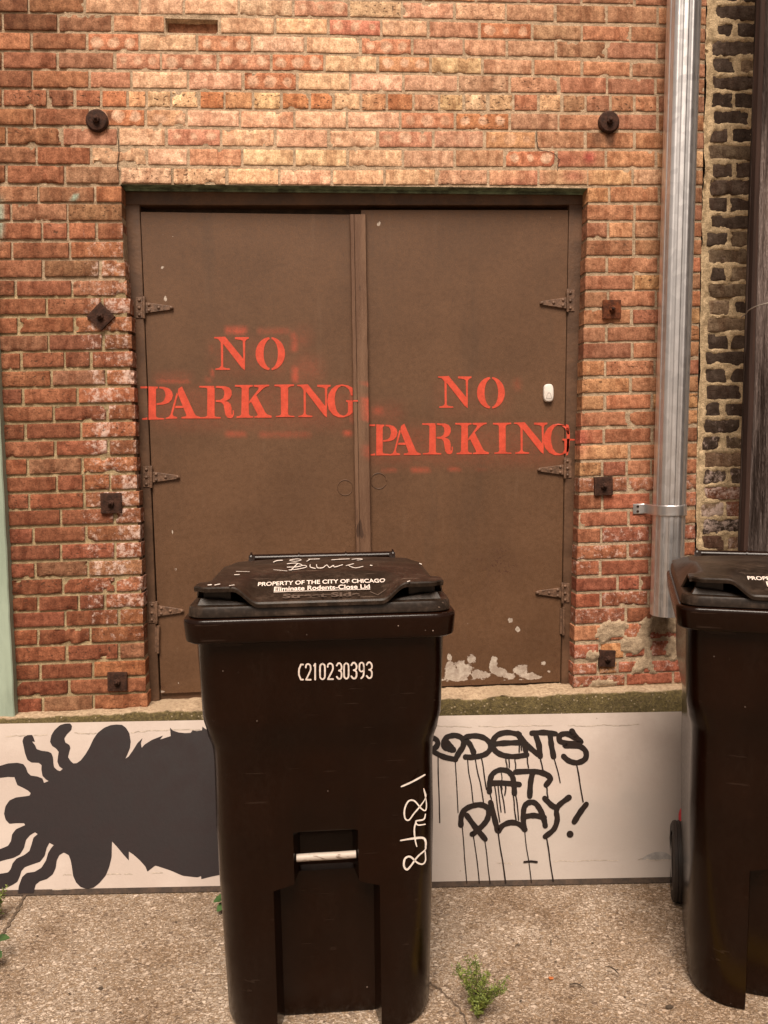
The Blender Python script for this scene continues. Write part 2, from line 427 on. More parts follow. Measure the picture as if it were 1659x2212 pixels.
def mat_bin(name, base, rough, dust, scratch=0.0, spec=0.3):
    b = NB(name)
    n1 = b.noise(5, 4, 0.65); n2 = b.noise(90, 4, 0.7); n3 = b.noise(420, 2, 0.6); st = b.noise(10, 5, 0.75, stretch=(1, 1, 0.18))
    c = b.mix(b.ramp(n1, 0.3, 0.75), tuple(x * 0.85 for x in base), tuple(x * 1.25 for x in base))
    d = b.math('MULTIPLY', b.ramp(b.math('ADD', b.math('MULTIPLY', st, 0.6), b.math('MULTIPLY', n2, 0.4)), 0.42, 0.72), dust)
    c = b.mix(d, c, (0.13, 0.085, 0.06))
    if scratch:
        for rot, sc in ((0.25, 90), (1.1, 70), (-0.7, 120)):
            mp = b.n('ShaderNodeMapping'); b.put(mp.inputs[0], b.obj()); mp.inputs['Rotation'].default_value = (0, 0, rot); mp.inputs['Scale'].default_value = (0.05, 1, 1)
            s_ = b.ramp(b.noise(sc, 2, 0.5, mp.outputs[0]), 0.70, 0.73)
            s_ = b.math('MULTIPLY', s_, b.ramp(b.noise(9, 2), 0.48, 0.62))
            c = b.mix(b.math('MULTIPLY', s_, scratch), c, (0.24, 0.17, 0.13))
    sp = b.ramp(b.vor(26).outputs['Distance'], 0.055, 0.03)
    c = b.mix(b.math('MULTIPLY', sp, b.math('MULTIPLY', b.ramp(b.noise(5, 2), 0.55, 0.65), 0.6)), c, (0.45, 0.36, 0.3))
    r = b.ramp(n2, 0.3, 0.7, rough - 0.04, rough + 0.08)
    return b.out(c, r, nrm=b.bump(b.math('ADD', n3, b.math('MULTIPLY', n2, 0.25)), 0.10, 0.002), spec=spec)
M_BODY = mat_bin('black_bin_plastic', (0.0072, 0.0019, 0.0005), 0.19, 0.03, 0.05, spec=0.2)
M_LID = mat_bin('dusty_lid_plastic', (0.013, 0.0078, 0.005), 0.34, 0.42, 0.6, 0.25)
M_LETTER = mat_simple('white_stamped_letters', (0.64, 0.54, 0.48), 0.6, var=0.1, scale=60, bump=0.1)
M_EMBOSS = mat_simple('embossed_plastic', (0.085, 0.06, 0.047), 0.35, var=0.2)
M_CHALK = mat_simple('white_paint_marker', (0.68, 0.60, 0.54), 0.6, var=0.15, scale=80, bump=0.1)
M_RUBBER = mat_simple('black_rubber', (0.022, 0.015, 0.012), 0.6, var=0.3, scale=40)
M_RIM = mat_simple('wheel_plastic', (0.028, 0.019, 0.015), 0.45, var=0.3)
def mat_bar():
    b = NB('worn_steel_bar')
    n = b.noise(26, 5, 0.75, stretch=(0.5, 1, 2.2), dist=1.5)
    c = b.mix(b.ramp(n, 0.56, 0.64), (0.40, 0.34, 0.29), (0.10, 0.06, 0.04))
    return b.out(c, 0.6, 0.1, b.bump(n, 0.3, 0.003))
M_BAR = mat_bar()

def mat_galv():
    b = NB('galvanised_steel')
    v = b.vor(38); n = b.noise(30, 4, 0.7, stretch=(1, 1, 0.06)); sp = b.sep(v.outputs['Color'])[0]
    c = b.mix(sp, (0.66, 0.64, 0.64), (0.74, 0.72, 0.72))
    c = b.mix(b.ramp(n, 0.35, 0.7, 0, 0.4), c, (0.52, 0.50, 0.50))
    c = b.mix(b.ramp(b.noise(60, 4, 0.75), 0.6, 0.72, 0, 0.12), c, (0.33, 0.27, 0.23))
    return b.out(c, b.ramp(sp, 0, 1, 0.30, 0.36), 0.92, b.bump(n, 0.02, 0.003))
M_GALV = mat_galv()

def mat_pole():
    b = NB('weathered_pole_wood')
    n1 = b.noise(26, 6, 0.75, stretch=(1, 1, 0.05)); n2 = b.noise(9, 5, 0.7, stretch=(1, 1, 0.12)); n3 = b.noise(120, 3, 0.7, stretch=(1, 1, 0.1))
    c = b.mix(b.ramp(n1, 0.35, 0.68), (0.030, 0.018, 0.013), (0.26, 0.20, 0.18))
    c = b.mix(b.ramp(n2, 0.5, 0.68, 0, 0.75), c, (0.40, 0.32, 0.29))
    c = b.mix(b.ramp(n2, 0.45, 0.32, 0, 0.8), c, (0.018, 0.009, 0.006))
    return b.out(c, 0.85, nrm=b.bump(b.math('ADD', n1, b.math('MULTIPLY', n3, 0.8)), 1.0, 0.03), spec=0.15)
M_POLE = mat_pole()
M_MOULD = mat_simple('dark_wood_moulding', (0.036, 0.019, 0.014), 0.85, var=0.55, scale=20, bump=0.9, bs=60, stretch=(1, 1, 0.06), spec=0.2)
M_WIRE = mat_simple('pale_wire', (0.30, 0.26, 0.22), 0.5, 0.3)
M_MINT = mat_simple('mint_paint', (0.285, 0.345, 0.27), 0.6, var=0.12, scale=12, bump=0.35, bs=50, stretch=(1, 1, 0.2))

def mat_panel():
    b = NB('scuffed_white_panel')
    n1 = b.noise(3.5, 5, 0.65); n2 = b.noise(25, 5, 0.7); n3 = b.noise(150, 2)
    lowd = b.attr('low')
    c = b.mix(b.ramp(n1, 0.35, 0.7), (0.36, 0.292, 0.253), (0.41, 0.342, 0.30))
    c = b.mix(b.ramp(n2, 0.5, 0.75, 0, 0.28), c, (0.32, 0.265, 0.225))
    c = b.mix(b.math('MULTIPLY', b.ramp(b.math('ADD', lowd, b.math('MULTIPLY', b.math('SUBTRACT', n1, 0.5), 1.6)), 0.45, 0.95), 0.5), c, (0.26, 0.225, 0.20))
    sc = b.ramp(b.noise(18, 3, 0.6, stretch=(0.15, 1, 1)), 0.66, 0.70)
    c = b.mix(b.math('MULTIPLY', sc, 0.3), c, (0.34, 0.29, 0.25))
    return b.out(c, 0.55, nrm=b.bump(b.math('ADD', n2, n3), 0.12, 0.003), spec=0.3)
M_PANEL = mat_panel()
M_BLACKSHAPE = mat_simple('matt_black_paint', (0.014, 0.0085, 0.0085), 0.6, var=0.16, scale=14, bump=0.08, bs=90, spec=0.2)
M_MARKER = mat_simple('black_spray_paint', (0.010, 0.0045, 0.0025), 0.55, var=0.3, scale=30, bump=0.1, spec=0.12)
M_CREASE = mat_simple('torn_grey_edge', (0.33, 0.27, 0.22), 0.8, var=0.3, scale=50)
M_EDGE = mat_simple('dark_panel_edge', (0.05, 0.032, 0.022), 0.85, var=0.4, scale=30)
M_REDMARK = mat_simple('bright_red_paint', (0.62, 0.05, 0.055), 0.5, var=0.06)
M_LEAF = mat_simple('weed_green', (0.085, 0.125, 0.022), 0.6, var=0.45, scale=60, col2=(0.20, 0.235, 0.045))
M_LEAF2 = mat_simple('dark_leaf_green', (0.040, 0.080, 0.022), 0.5, var=0.35, scale=30)
M_STEM = mat_simple('weed_stem', (0.10, 0.085, 0.03), 0.7, var=0.3)
M_TWIG = mat_simple('dry_twig', (0.06, 0.04, 0.025), 0.9, var=0.4)
M_DRYLEAF = mat_simple('orange_dry_leaf', (0.40, 0.12, 0.03), 0.7, var=0.3)

# ================================================================== GROUND
g = MB()
def gz(x, y): return -0.021 * sstep(.45, .95, x) * sstep(-.55, -.85, y)
xs = [-40, -12, -4, -2, -1, 0] + [.4 + .1*k for k in range(8)] + [1.5, 2, 4, 12, 40]; ys = [-60, -20, -8, -4, -3, -2, -1.5, -1] + [-.9 + .05*k for k in range(9)] + [-.3, 0, 0.4, 12]
g.add([(x, y, gz(x, y)) for y in ys for x in xs], [(j*len(xs)+i, j*len(xs)+i+1, (j+1)*len(xs)+i+1, (j+1)*len(xs)+i) for j in range(len(ys)-1) for i in range(len(xs)-1)])
tag(g.build('ground', M_GROUND, smooth=180), kind='structure')
# yellow line that just enters at the foot of the picture
yl = MB(); a = G(2350, 4432); c = G(3318, 4404)
dirv = (c - a).normalized(); nrm_ = Vector((-dirv.y, dirv.x, 0))
if nrm_.y > 0: nrm_ = -nrm_
pts = []
for i in range(61):
    t = -0.2 + 2.2 * i / 60; p = a + dirv * t
    e = 0.006 * fbm(t * 30, 3.1)
    pts.append((p + nrm_ * e, p + nrm_ * (0.10 + e)))
yl.add([(*q.xy, 0.004 + gz(q.x, q.y)) for pr in pts for q in pr], [(2*i, 2*i+1, 2*i+3, 2*i+2) for i in range(60)])
tag(yl.build('yellow_line', M_YELLOW), kind='structure')
def crack(pts, wd):
    m = MB(); P = catmull(pts, 8); vs = []
    for i, p in enumerate(P):
        q = G(p[0], p[1]); k = wd * (0.55 + 0.45 * abs(nz(i * 0.9, 2.2))) ; j = 0.008 * nz(i * 0.6, 7.7)
        vs += [(q.x - k + j, q.y, 0.004), (q.x + k + j, q.y + 0.004, 0.004)]
    m.add(vs, [(2*i, 2*i+1, 2*i+3, 2*i+2) for i in range(len(P) - 1)])
    tag(m.build('ground_crack', M_CRACK), kind='structure')
crack([(105, 3870), (70, 3945), (45, 3985), (15, 4030), (-40, 4090)], 0.007)
crack([(1850, 4250), (1905, 4285), (1960, 4335), (2000, 4390), (2015, 4440)], 0.003)

# ================================================================== MAIN BRICK WALL
YL = {0:15,1:92,2:175,3:258,4:338,5:420,6:502,7:585,8:668,9:751,10:838,11:915,12:997,13:1080,14:1160,15:1245,16:1324,17:1405,18:1482,19:1557,20:1635,21:1712,22:1789,23:1864,24:1940,25:2017,26:2092,27:2167,28:2240,29:2315,30:2391,31:2465,32:2538,33:2611,34:2681,35:2756,36:2831,37:2905,38:2978,39:3051}
YM = {0:36,1:114,2:192,3:271,4:352,5:436,6:517,7:598,8:683,9:765}
YR = {0:62,1:145,2:217,3:298,4:370,5:447,6:527,7:605,8:685,9:765,10:840,11:917,12:993,13:1068,14:1144,15:1219,16:1292,17:1367,18:1442,19:1514,20:1589,21:1662,22:1737,23:1809,24:1882,25:1952,26:2022,27:2092,28:2164,29:2238,30:2308,31:2381,32:2450,33:2520,34:2588,35:2658,36:2730,37:2808,38:2883,39:2938}
for c in range(-1, -7, -1):
    YL[c] = YL[c+1] - 83.5; YM[c] = YM[c+1] - 79.5; YR[c] = YR[c+1] - 79
def cy(c, x):
    if c in YM:
        return lerp(YL[c], YM[c], (x - 100) / 1300) if x < 1400 else lerp(YM[c], YR[c], (x - 1400) / 1300)
    return lerp(YL[c], YR[c], (x - 100) / 2600)
J = {0:[122,365,603,793,1030,1267,1507,1737,1964,2186,2399,2622,2841],
 1:[8,248,485,712,948,1190,1418,1648,1852,2072,2299,2514,2724,2940],
 2:[135,375,602,850,1090,1320,1558,1781,2004,2189,2402,2621,2839],
 3:[8,248,495,695,940,1172,1403,1632,1859,2084,2304,2516,2727,2945],
 4:[138,387,567,812,1050,1283,1513,1744,1979,2204,2414,2624,2832],
 5:[8,203,322,437,550,633,738,860,970,1093,1215,1337,1440,1558,1671,1787,1897,2004,2109,2219,2327,2429,2531,2639,2742,2842,2945],
 6:[148,390,628,805,1038,1272,1500,1729,1967,2204,2414,2640,2842],
 7:[25,268,510,718,955,1188,1420,1632,1872,2094,2317,2529,2742,2950],
 8:[155,393,635,812,1047,1272,1503,1741,1964,2181,2404,2619,2836]}
for c in range(-1, -7, -1):
    off = 0 if c % 2 == 0 else 115
    J[c] = [off - 110 + 228 * k for k in range(1, 13)]
LP = {9:[25,280],10:[165,410],11:[45,290],12:[180,293,417],13:[50,300],14:[185,430],15:[65,310],16:[200,440],17:[78,320],18:[208,445],19:[90,278,392],20:[220,457],21:[97,335],22:[230,463],23:[108,350],24:[237,468],25:[118,355],26:[245,360,475],27:[125,362],28:[263,492],29:[142,372],30:[263,497],31:[150,380],32:[270,497],33:[163,338,452],34:[280,512],35:[162,390],36:[287,513],37:[172,402],38:[297],39:[185,403]}
LE = {9:511,10:525,11:526,12:528,13:532,14:540,15:548,16:560,17:568,18:568,19:571,20:574,21:580,22:584,23:586,24:588,25:592,26:592,27:600,28:606,29:606,30:609,31:612,32:615,33:618,34:616,35:620,36:624,37:628,38:630,39:635}
RP = {9:[2734,2945],10:[2634,2849],11:[2744,2950],12:[2629,2739,2850],13:[2739,2945],14:[2624,2846],15:[2739,2940],16:[2627,2836],17:[2729,2935],18:[2622,2839],19:[2731,2935],20:[2616,2829],21:[2726,2930],22:[2614,2819],23:[2719,2925],24:[2609,2819],25:[2719,2920],26:[2604,2707,2814],27:[2714,2915],28:[2604,2815],29:[2717,2915],30:[2599,2809],31:[2712,2910],32:[2594,2809],33:[2669,2766,2905],34:[2596,2804],35:[2704,2905],36:[2600,2805],37:[2590,2700,2905],38:[2584,2669,2779],39:[2704,2909]}
def jambR(y): return lerp(2541, 2484, (y - 820) / 1880.0)
def wall_end(y): return lerp(3052, 3002, y / 2400.0)
LINT = [524, 742, 980, 1207, 1433, 1662, 1887, 2111, 2327, 2538]

BV, BF, BCOL, BUV, BPRM = [], [], [], [], []
def stain(col, qx, qy):
    r, g_, b_ = col
    # red overspray above the right end of the lintel
    s = 0.0
    for (x, y, sx, sy, k) in ((2545, 680, 28, 30, .75), (2420, 690, 120, 45, .30), (2330, 770, 60, 60, .32), (2480, 760, 60, 35, .5), (2240, 800, 60, 25, .35), (2500, 1490, 30, 60, .0), (2515, 1905, 30, 60, .45)):
        s = max(s, k * math.exp(-((qx - x) / sx) ** 2 - ((qy - y) / sy) ** 2))
    r, g_, b_ = lerp(r, .33, s), lerp(g_, .035, s), lerp(b_, .04, s)
    # dark run-off below the right round anchor, dark patch beside the left one, mint smears by the left edge
    d = max(0.8 * math.exp(-((qx - 2632) / 22) ** 4 - ((qy - 590) / 45) ** 4), 0.55 * math.exp(-((qx - 2580) / 26) ** 4 - ((qy - 595) / 35) ** 4), 0.75 * math.exp(-((qx - 470) / 38) ** 2 - ((qy - 500) / 30) ** 2))
    r, g_, b_ = lerp(r, .05, d), lerp(g_, .025, d), lerp(b_, .017, d)
    m = max(0.75 * math.exp(-((qx - 2) / 14) ** 2 - ((qy - 950) / 90) ** 4), 0.85 * math.exp(-(((qx - 322) * .8 + (qy - 853) * .35) / 11) ** 4 - ((qy - 853) / 17) ** 4))
    r, g_, b_ = lerp(r, .30, m), lerp(g_, .42, m), lerp(b_, .34, m)
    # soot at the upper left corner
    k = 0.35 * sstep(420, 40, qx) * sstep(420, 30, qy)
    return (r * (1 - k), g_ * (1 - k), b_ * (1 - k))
def brick_col(qx, c):
    R = random.random
    if c <= 9:
        wgt = clamp((qx - 330) / 260) * clamp((2550 - qx) / 900)
        left = (.285, .122, .064); right = (.345, .165, .094); pale = (.68, .415, .26)
        base = left if qx < 900 else right
        col = [lerp(base[i], pale[i], wgt) for i in range(3)]
        if c == 5:
            hd = random.choice([(.74, .50, .31), (.70, .44, .25), (.62, .36, .19), (.54, .22, .105), (.68, .44, .27)])
            col = [lerp(base[i], hd[i], clamp(wgt * 1.3)) for i in range(3)]
        if R() < 0.16: col = [lerp(col[i], (.50, .23, .115)[i], 0.6) for i in range(3)]
        if R() < 0.10 and qx > 900: col = [lerp(col[i], (.68, .43, .24)[i], 0.6) for i in range(3)]
    elif qx < 1200:
        t = clamp((c - 10) / 22)
        col = [lerp((.275, .112, .059)[i], (.225, .076, .040)[i], t) for i in range(3)]
        if qx > 400 : col = [lerp(col[i], (.33, .138, .064)[i], 0.5) for i in range(3)]
        if R() < 0.15: col = [lerp(col[i], (.28, .15, .085)[i], 0.6) for i in range(3)]
    else:
        t = clamp((c - 20) / 12)
        col = [lerp((.345, .16, .088)[i], (.315, .11, .06)[i], t) for i in range(3)]
        if R() < 0.25: col = [lerp(col[i], (.52, .28, .135)[i], 0.6) for i in range(3)]
        if R() < 0.2: col = [lerp(col[i], (.34, .12, .07)[i], 0.6) for i in range(3)]
    f = random.uniform(0.74, 1.2) if (c > 9 or qx < 380) else random.uniform(0.88, 1.12)
    return [x * f * random.uniform(0.95, 1.05) for x in col]

def brick(store, q0, q1, qc0, qc1, h0, h1, col, spots, white, pits, rough, depth=0.10, inset=0.0, py=0.0, st=stain, jit=1.0):
    """one brick: rounded, slightly battered block between measured corners"""
    BV, BF, BCOL, BUV, BPRM = store
    a, b_, c, d = W(q0, qc0 + h0, py), W(q1, qc1 + h1, py), W(q1, qc1 - h1, py), W(q0, qc0 - h0, py)
    L = (b_ - a).length; nx = max(7, int(L / 0.010)); seed = random.random()
    us = [0, 0.004 / L * 1.0] + [lerp(0.014 / L, 1 - 0.014 / L, i / (nx - 4)) for i in range(nx - 3)] + [1 - 0.004 / L, 1]
    vsv = [0, .07, .22, .42, .6, .78, .93, 1]; nu, nv = len(us), len(vsv); o = len(BV); sx = seed * 100
    for j, v in enumerate(vsv):
        for i, u in enumerate(us):
            p = a.lerp(b_, u).lerp(d.lerp(c, u), v)
            ed = min(min(u, 1 - u) * L, min(v, 1 - v) * 0.055)
            y = inset + 0.0008 * nz(p.x * 30, p.z * 30, sx) * (1 + rough)
            if ed < 0.0005: y += 0.0016
            elif ed < 0.006: y += 0.0001
            chip = fbm(p.x * 22 + sx, p.z * 26, 1.3)
            k = sstep(0.016, 0.002, ed)
            y += max(0.0, chip - 0.48 + 0.32 * rough + 0.25 * (k - 1)) * (0.012 + 0.014 * rough) * (0.3 + k)
            y += rough * 0.004 * abs(fbm(p.x * 60, p.z * 60, sx))
            if ed < 0.0005:
                p = p + Vector((nz(p.z * 60, sx, u) * 0.0007, 0, nz(p.x * 45, sx + 9, v) * 0.0007)) * jit
            BV.append((p.x, p.y + y, p.z))
            cc = st(col, lerp(q0, q1, u), lerp(qc0, qc1, u) + h0 * (1 - 2 * v)) if st else col
            BCOL.append((*cc, 1)); BUV.append((u if L > .15 else u * 0.5, v, seed))
            wv = white * (1.0 if not callable(white) else 1) if not callable(white) else white(lerp(q0, q1, u), qc0)
            BPRM.append((spots, wv, pits))
    for j in range(nv - 1):
        for i in range(nu - 1):
            k = o + j * nu + i; BF.append((k, k + 1, k + nu + 1, k + nu))
    ring = [i for i in range(nu)] + [j * nu + nu - 1 for j in range(1, nv)] + [(nv - 1) * nu + i for i in range(nu - 2, -1, -1)] + [j * nu for j in range(nv - 2, 0, -1)]
    o2 = len(BV)
    for r in ring:
        p = BV[o + r]; BV.append((p[0], depth + py, p[2])); BCOL.append(BCOL[o + r]); BUV.append(BUV[o + r]); BPRM.append(BPRM[o + r])
    n = len(ring)
    for k in range(n): BF.append((o + ring[k], o2 + k, o2 + (k + 1) % n, o + ring[(k + 1) % n]))

store = (BV, BF, BCOL, BUV, BPRM)
def white_left(qx, qy):
    return 0.75 * sstep(300, 420, qx) * sstep(880, 1120, qy) * sstep(2900, 2600, qy) * (0.55 + 0.45 * nz(qx * .01, qy * .008, 3))
def course(c, xs):
    """xs: joint positions, first and last are the ends of the run"""
    hq = lambda x: (cy(c + 1, x) - cy(c, x) if c < 39 else cy(c, x) - cy(c - 1, x))
    for x0, x1 in zip(xs[:-1], xs[1:]):
        if x1 - x0 < 18: continue
        gl = 0 if (x0 == xs[0]) else 6; gr = 0 if (x1 == xs[-1]) else 6
        gl += random.uniform(-1.5, 2); gr += random.uniform(-1.5, 2)
        xm = (x0 + x1) / 2
        dy = random.uniform(-1.6, 1.6)
        h = 0.405 * (hq(xm)) + random.uniform(-1.2, 1.2)
        col = brick_col(xm, c)
        upper = c <= 8 and 380 < xm < 2300
        spots = random.uniform(.6, 1) if (upper and c != 5 and random.random() < 0.48) else 0
        if spots > .55:
            if random.random() < .65: col = [lerp(col[i], (.50, .20, .095)[i], random.uniform(.6, .95)) for i in range(3)]
            else: spots *= .55
        pits = random.uniform(.6, 1) if c == 5 else (random.uniform(.3, .9) if random.random() < (0.3 if c > 9 else .12) else 0.05)
        if c > 9 and xm < 700 and random.random() < 0.35: pits = max(pits, .4)
        rough = random.uniform(0, .35) if random.random() < 0.75 else random.uniform(.6, 1.1)
        if xm > 800: rough *= 0.6
        white = white_left if xm < 800 and c > 9 else (0.35 if (c > 26 and xm > 2500 and random.random() < .4) else 0.0)
        inset = 0.0
        if c == 1 and x0 == 712: inset = 0.028; h *= 0.96; rough = 1.0; col = (.33, .15, .085)
        brick(store, x0 + gl, x1 - gr, cy(c, x0) + dy, cy(c, x1) + dy, h, h, col, spots, white, pits, rough, inset=inset)
LEFT_END = -460
for c in range(-6, 9):
    e = wall_end(YR[c])
    js = [x for x in J[c] if x < e - 40]
    f = js[0] - 236
    pre = []
    while f > LEFT_END: pre.insert(0, f); f -= 236
    course(c, [LEFT_END] + pre + js + [e])
for c in range(9, 40):
    js = LP[c]; f = js[0] - 236; pre = []
    while f > LEFT_END: pre.insert(0, f); f -= 236
    course(c, [LEFT_END] + pre + js + [LE[c]])
    e = wall_end(YR[c]); js = [x for x in RP[c] if x < e - 30]
    course(c, [jambR(YR[c])] + js + [e])
course(9, LINT)

# mortar bed as one undulating sheet behind and between the bricks
zt, zb = W(1400, cy(-6, 1400) - 40).z, W(1400, 3030).z
x_l, x_r = W(LEFT_END, 1500).x, W(3052, 0).x
op_top = W(1500, 800).z
def jl_x(z):                                  # opening edges at height z (wall plane)
    ya, yb = 760.0, 3040.0
    za, zb_ = W(530, ya).z, W(632, yb).z
    t = (z - za) / (zb_ - za); return lerp(W(521, ya).x, W(637, yb).x, t)
def jr_x(z):
    za, zb_ = W(2541, 800).z, W(2478, 2920).z
    t = (z - za) / (zb_ - za); return lerp(W(2541, 800).x, W(2478, 2920).x, t)
def end_x(z):
    za, zb_ = W(3052, 0).z, W(3002, 2400).z
    return lerp(W(3054, 0).x, W(3004, 2400).x, (z - za) / (zb_ - za))
STEP = 0.0085
nzr = int((zt - zb) / STEP)
MV, MF, MC = [], [], []
def mortar_tint(x, z):
    # warm grey, paler over the rebuilt middle, mossier low on the left
    t = 1.0 + 0.10 * nz(x * 3, z * 3)
    up = sstep(2.3, 2.8, z) * sstep(-1.1, -.6, x)
    col = [0.92 + 0.12 * up, 0.90 + 0.10 * up, 0.86 + 0.10 * up]
    if x < -0.6 and z < 2.2: col = [c * q for c, q in zip(col, (0.90, 0.92, 0.80))]
    return [c * t for c in col]
PATCH = [(W(2640, 2720), .10, .06, 1.0), (W(2740, 2790), .12, .06, .9), (W(2860, 2700), .11, .05, 1.0), (W(2560, 2830), .05, .03, .9), (W(2780, 2880), .08, .05, .8), (W(2600, 2950), .12, .03, .9), (W(2905, 2800), .05, .07, 1.0), (W(2930, 2690), .06, .04, 1.0), (W(2850, 2690), .10, .035, 1.15), (W(2780, 2730), .06, .04, .9)]
HOLE = (W(722, 114).x, W(938, 114).x, W(830, 138).z, W(830, 82).z)
def mortar_y(x, z):
    y = 0.0048 + 0.0009 * fbm(x * 18, z * 18) + 0.0005 * nz(x * 70, z * 70, 2)
    if x > -0.95 and z > W(1400, 760).z: y -= 0.0006                   # struck nearly flush over the infill
    elif x < -0.55: y += 0.0032
    if HOLE[0] < x < HOLE[1] and HOLE[2] < z < HOLE[3]: return 0.05
    for (p, sx, sz, k) in PATCH:
        m = k * math.exp(-((x - p.x) / sx) ** 2 - ((z - p.z) / sz) ** 2) + 0.35 * fbm(x * 20, z * 20, 5)
        if m > 0.62: y = min(y, -0.003 - 0.004 * (m - .6) + 0.002 * fbm(x * 50, z * 50))
    return y
def sheet(x0f, x1f, z0, z1):
    n = max(2, int((z1 - z0) / STEP)); wmax = max(x1f(z0) - x0f(z0), x1f(z1) - x0f(z1)); k = max(2, int(wmax / STEP)); o = len(MV)
    for j in range(n + 1):
        z = lerp(z0, z1, j / n); a, b_ = x0f(z), x1f(z)
        for i in range(k + 1):
            x = lerp(a, b_, i / k); MV.append((x, mortar_y(x, z), z))
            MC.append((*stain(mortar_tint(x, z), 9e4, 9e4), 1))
    for j in range(n):
        for i in range(k):
            q = o + j * (k + 1) + i; MF.append((q, q + 1, q + k + 2, q + k + 1))
ztop_open = W(1500, 802).z
sheet(lambda z: x_l, lambda z: end_x(z) - 0.002, ztop_open, zt)
sheet(lambda z: x_l, lambda z: jl_x(z) - 0.004, zb, ztop_open)
sheet(lambda z: jr_x(z) + 0.004, lambda z: end_x(z) - 0.002, zb, ztop_open)
# mortar in the two reveals
for fx, s in ((jl_x, -1), (jr_x, 1)):
    o = len(MV); n = 120
    for j in range(n + 1):
        z = lerp(zb, ztop_open, j / n); x = fx(z) + s * (0.004 + 0.002 * nz(z * 40, 3))
        MV += [(x, 0.006, z), (x, 0.11, z)]; MC += [(.85, .8, .75, 1)] * 2
    for j in range(n): MF.append((o + 2*j, o + 2*j + 1, o + 2*j + 3, o + 2*j + 2) if s < 0 else (o + 2*j + 2, o + 2*j + 3, o + 2*j + 1, o + 2*j))
m = MB()
m.add(BV, BF, 0); m.add(MV, MF, 1)
# body of the wall behind the sheet (gives the wall its thickness)
def solid(x0, x1, z0, z1, y0=0.035, y1=0.32): m.box(x0, x1, y0, y1, z0, z1, 1)
nb = len(m.v)
solid(x_l, x_r - 0.03, ztop_open + 0.03, zt)
solid(x_l, jl_x(zb) - 0.09, zb - 0.4, ztop_open + 0.027)
solid(jr_x(ztop_open) + 0.04, x_r - 0.07, zb - 0.4, ztop_open + 0.027)
ne = len(m.v) - nb
m.at['bcol'] = ('FLOAT_COLOR', BCOL + MC + [(1, 1, 1, 1)] * ne)
m.at['buv'] = ('FLOAT_VECTOR', BUV + [(0, 0, 0)] * (len(MV) + ne))
m.at['bprm'] = ('FLOAT_VECTOR', BPRM + [(0, 0, 0)] * (len(MV) + ne))
wall = m.build('brick_wall', [M_BRICK, M_MORTAR], smooth=50)
tag(wall, 'weathered red and orange brick wall around the brown double door', 'wall')
lt = MB()
zl = W(1500, 802).z
lt.box(jl_x(zl) - 0.06, jr_x(zl) + 0.06, 0.012, 0.072, zl - 0.001, zl + 0.006)
lt.box(jl_x(zl) + 0.002, jr_x(zl) - 0.002, 0.052, 0.062, zl - 0.008, zl - 0.0012)
lt.box(jl_x(zl) + 0.004, jr_x(zl) - 0.004, 0.0495, 0.0525, zl - 0.0095, zl - 0.0055)
lt.build('lintel', M_LINTEL, wall)

M_CRACKW = mat_simple('open_crack', (0.03, 0.017, 0.011), 0.95, var=0.3)
def wall_crack(pts, wd):
    d = []
    for i in range(len(pts) - 1):
        for k in range(4):
            t = k / 4; d.append((lerp(pts[i][0], pts[i+1][0], t) + random.uniform(-3, 3), lerp(pts[i][1], pts[i+1][1], t) + random.uniform(-3, 3)))
    d.append(pts[-1]); vs, fs = stroke2d(d, wd, 1, True); m = MB(); m.add([W(x, y, -0.0022) for x, y in vs], fs)
    m.build('crack', M_CRACKW, wall)
wall_crack([(508, 545), (513, 635), (506, 725), (518, 742)], 3.5)
wall_crack([(2319, 555), (2316, 612), (2330, 650), (2394, 662), (2416, 690), (2408, 738)], 3.5)
# ================================================================== NEIGHBOUR WALL (blackened, smeared mortar)
NBV = ([], [], [], [], [])
PYN = 0.012
ncourse = []
random.seed(21)
yq = -330.0; k = 0
while yq < 3100:
    sp_ = 76.5 - 6.5 * clamp(yq / 3000.0); ncourse.append((k, yq)); yq += sp_; k += 1
def n_start(y): return lerp(3086, 3026, y / 2400.0)
NB_BRICKS = []
for k, y in ncourse:
    x = n_start(y) + random.uniform(-6, 10)
    header = (k % 2 == 0) if k % 6 else True
    first = True
    while x < 4000:
        L = (random.uniform(88, 104) if header else random.uniform(190, 215)) * (0.75 if first and random.random() < .3 else 1)
        first = False
        slope = -0.022 * ((y - 900) / 1500.0)
        y0 = y + slope * (x - 3100); y1 = y + slope * (x + L - 3100)
        f = random.uniform(.6, 1.35); low = clamp((y - 1700) / 500)
        kx = low * random.choice([0, .25, .9]); tanb = random.random() < .2
        col = [lerp(lerp(a_, b_, kx), t_, .55 if tanb else 0) * f for a_, b_, t_ in zip((.082, .055, .040), (.27, .11, .065), (.30, .21, .13))]
        hq = random.uniform(28, 33)
        brick(NBV, x, x + L, y0, y1, hq, hq, col, 0, 0.5 * low * random.random() + .12, .5, random.uniform(.3, .8), depth=0.09, py=PYN, st=None, jit=1.6)
        pa, pb = W(x, y0 + hq, PYN), W(x + L, y1 - hq, PYN)
        NB_BRICKS.append((pa.x, pb.x, min(pa.z, pb.z), max(pa.z, pb.z)))
        x += L + random.uniform(11, 19)
NBA = np.array(NB_BRICKS)
def crack_x(z): return end_x(z) + 0.002 + 0.007 * fbm(z * 7.0, 4.4, 0, 3) + 0.004 * nz(z * 3, 9)
nm = MB(); nm.add(NBV[0], NBV[1], 0)
TV, TF, TC = [], [], []
nx1 = W(4000, 1500).x; zt_n, zb_n = zt, 0.0
nrow = int((zt_n - zb_n) / 0.0085); kcol = 105
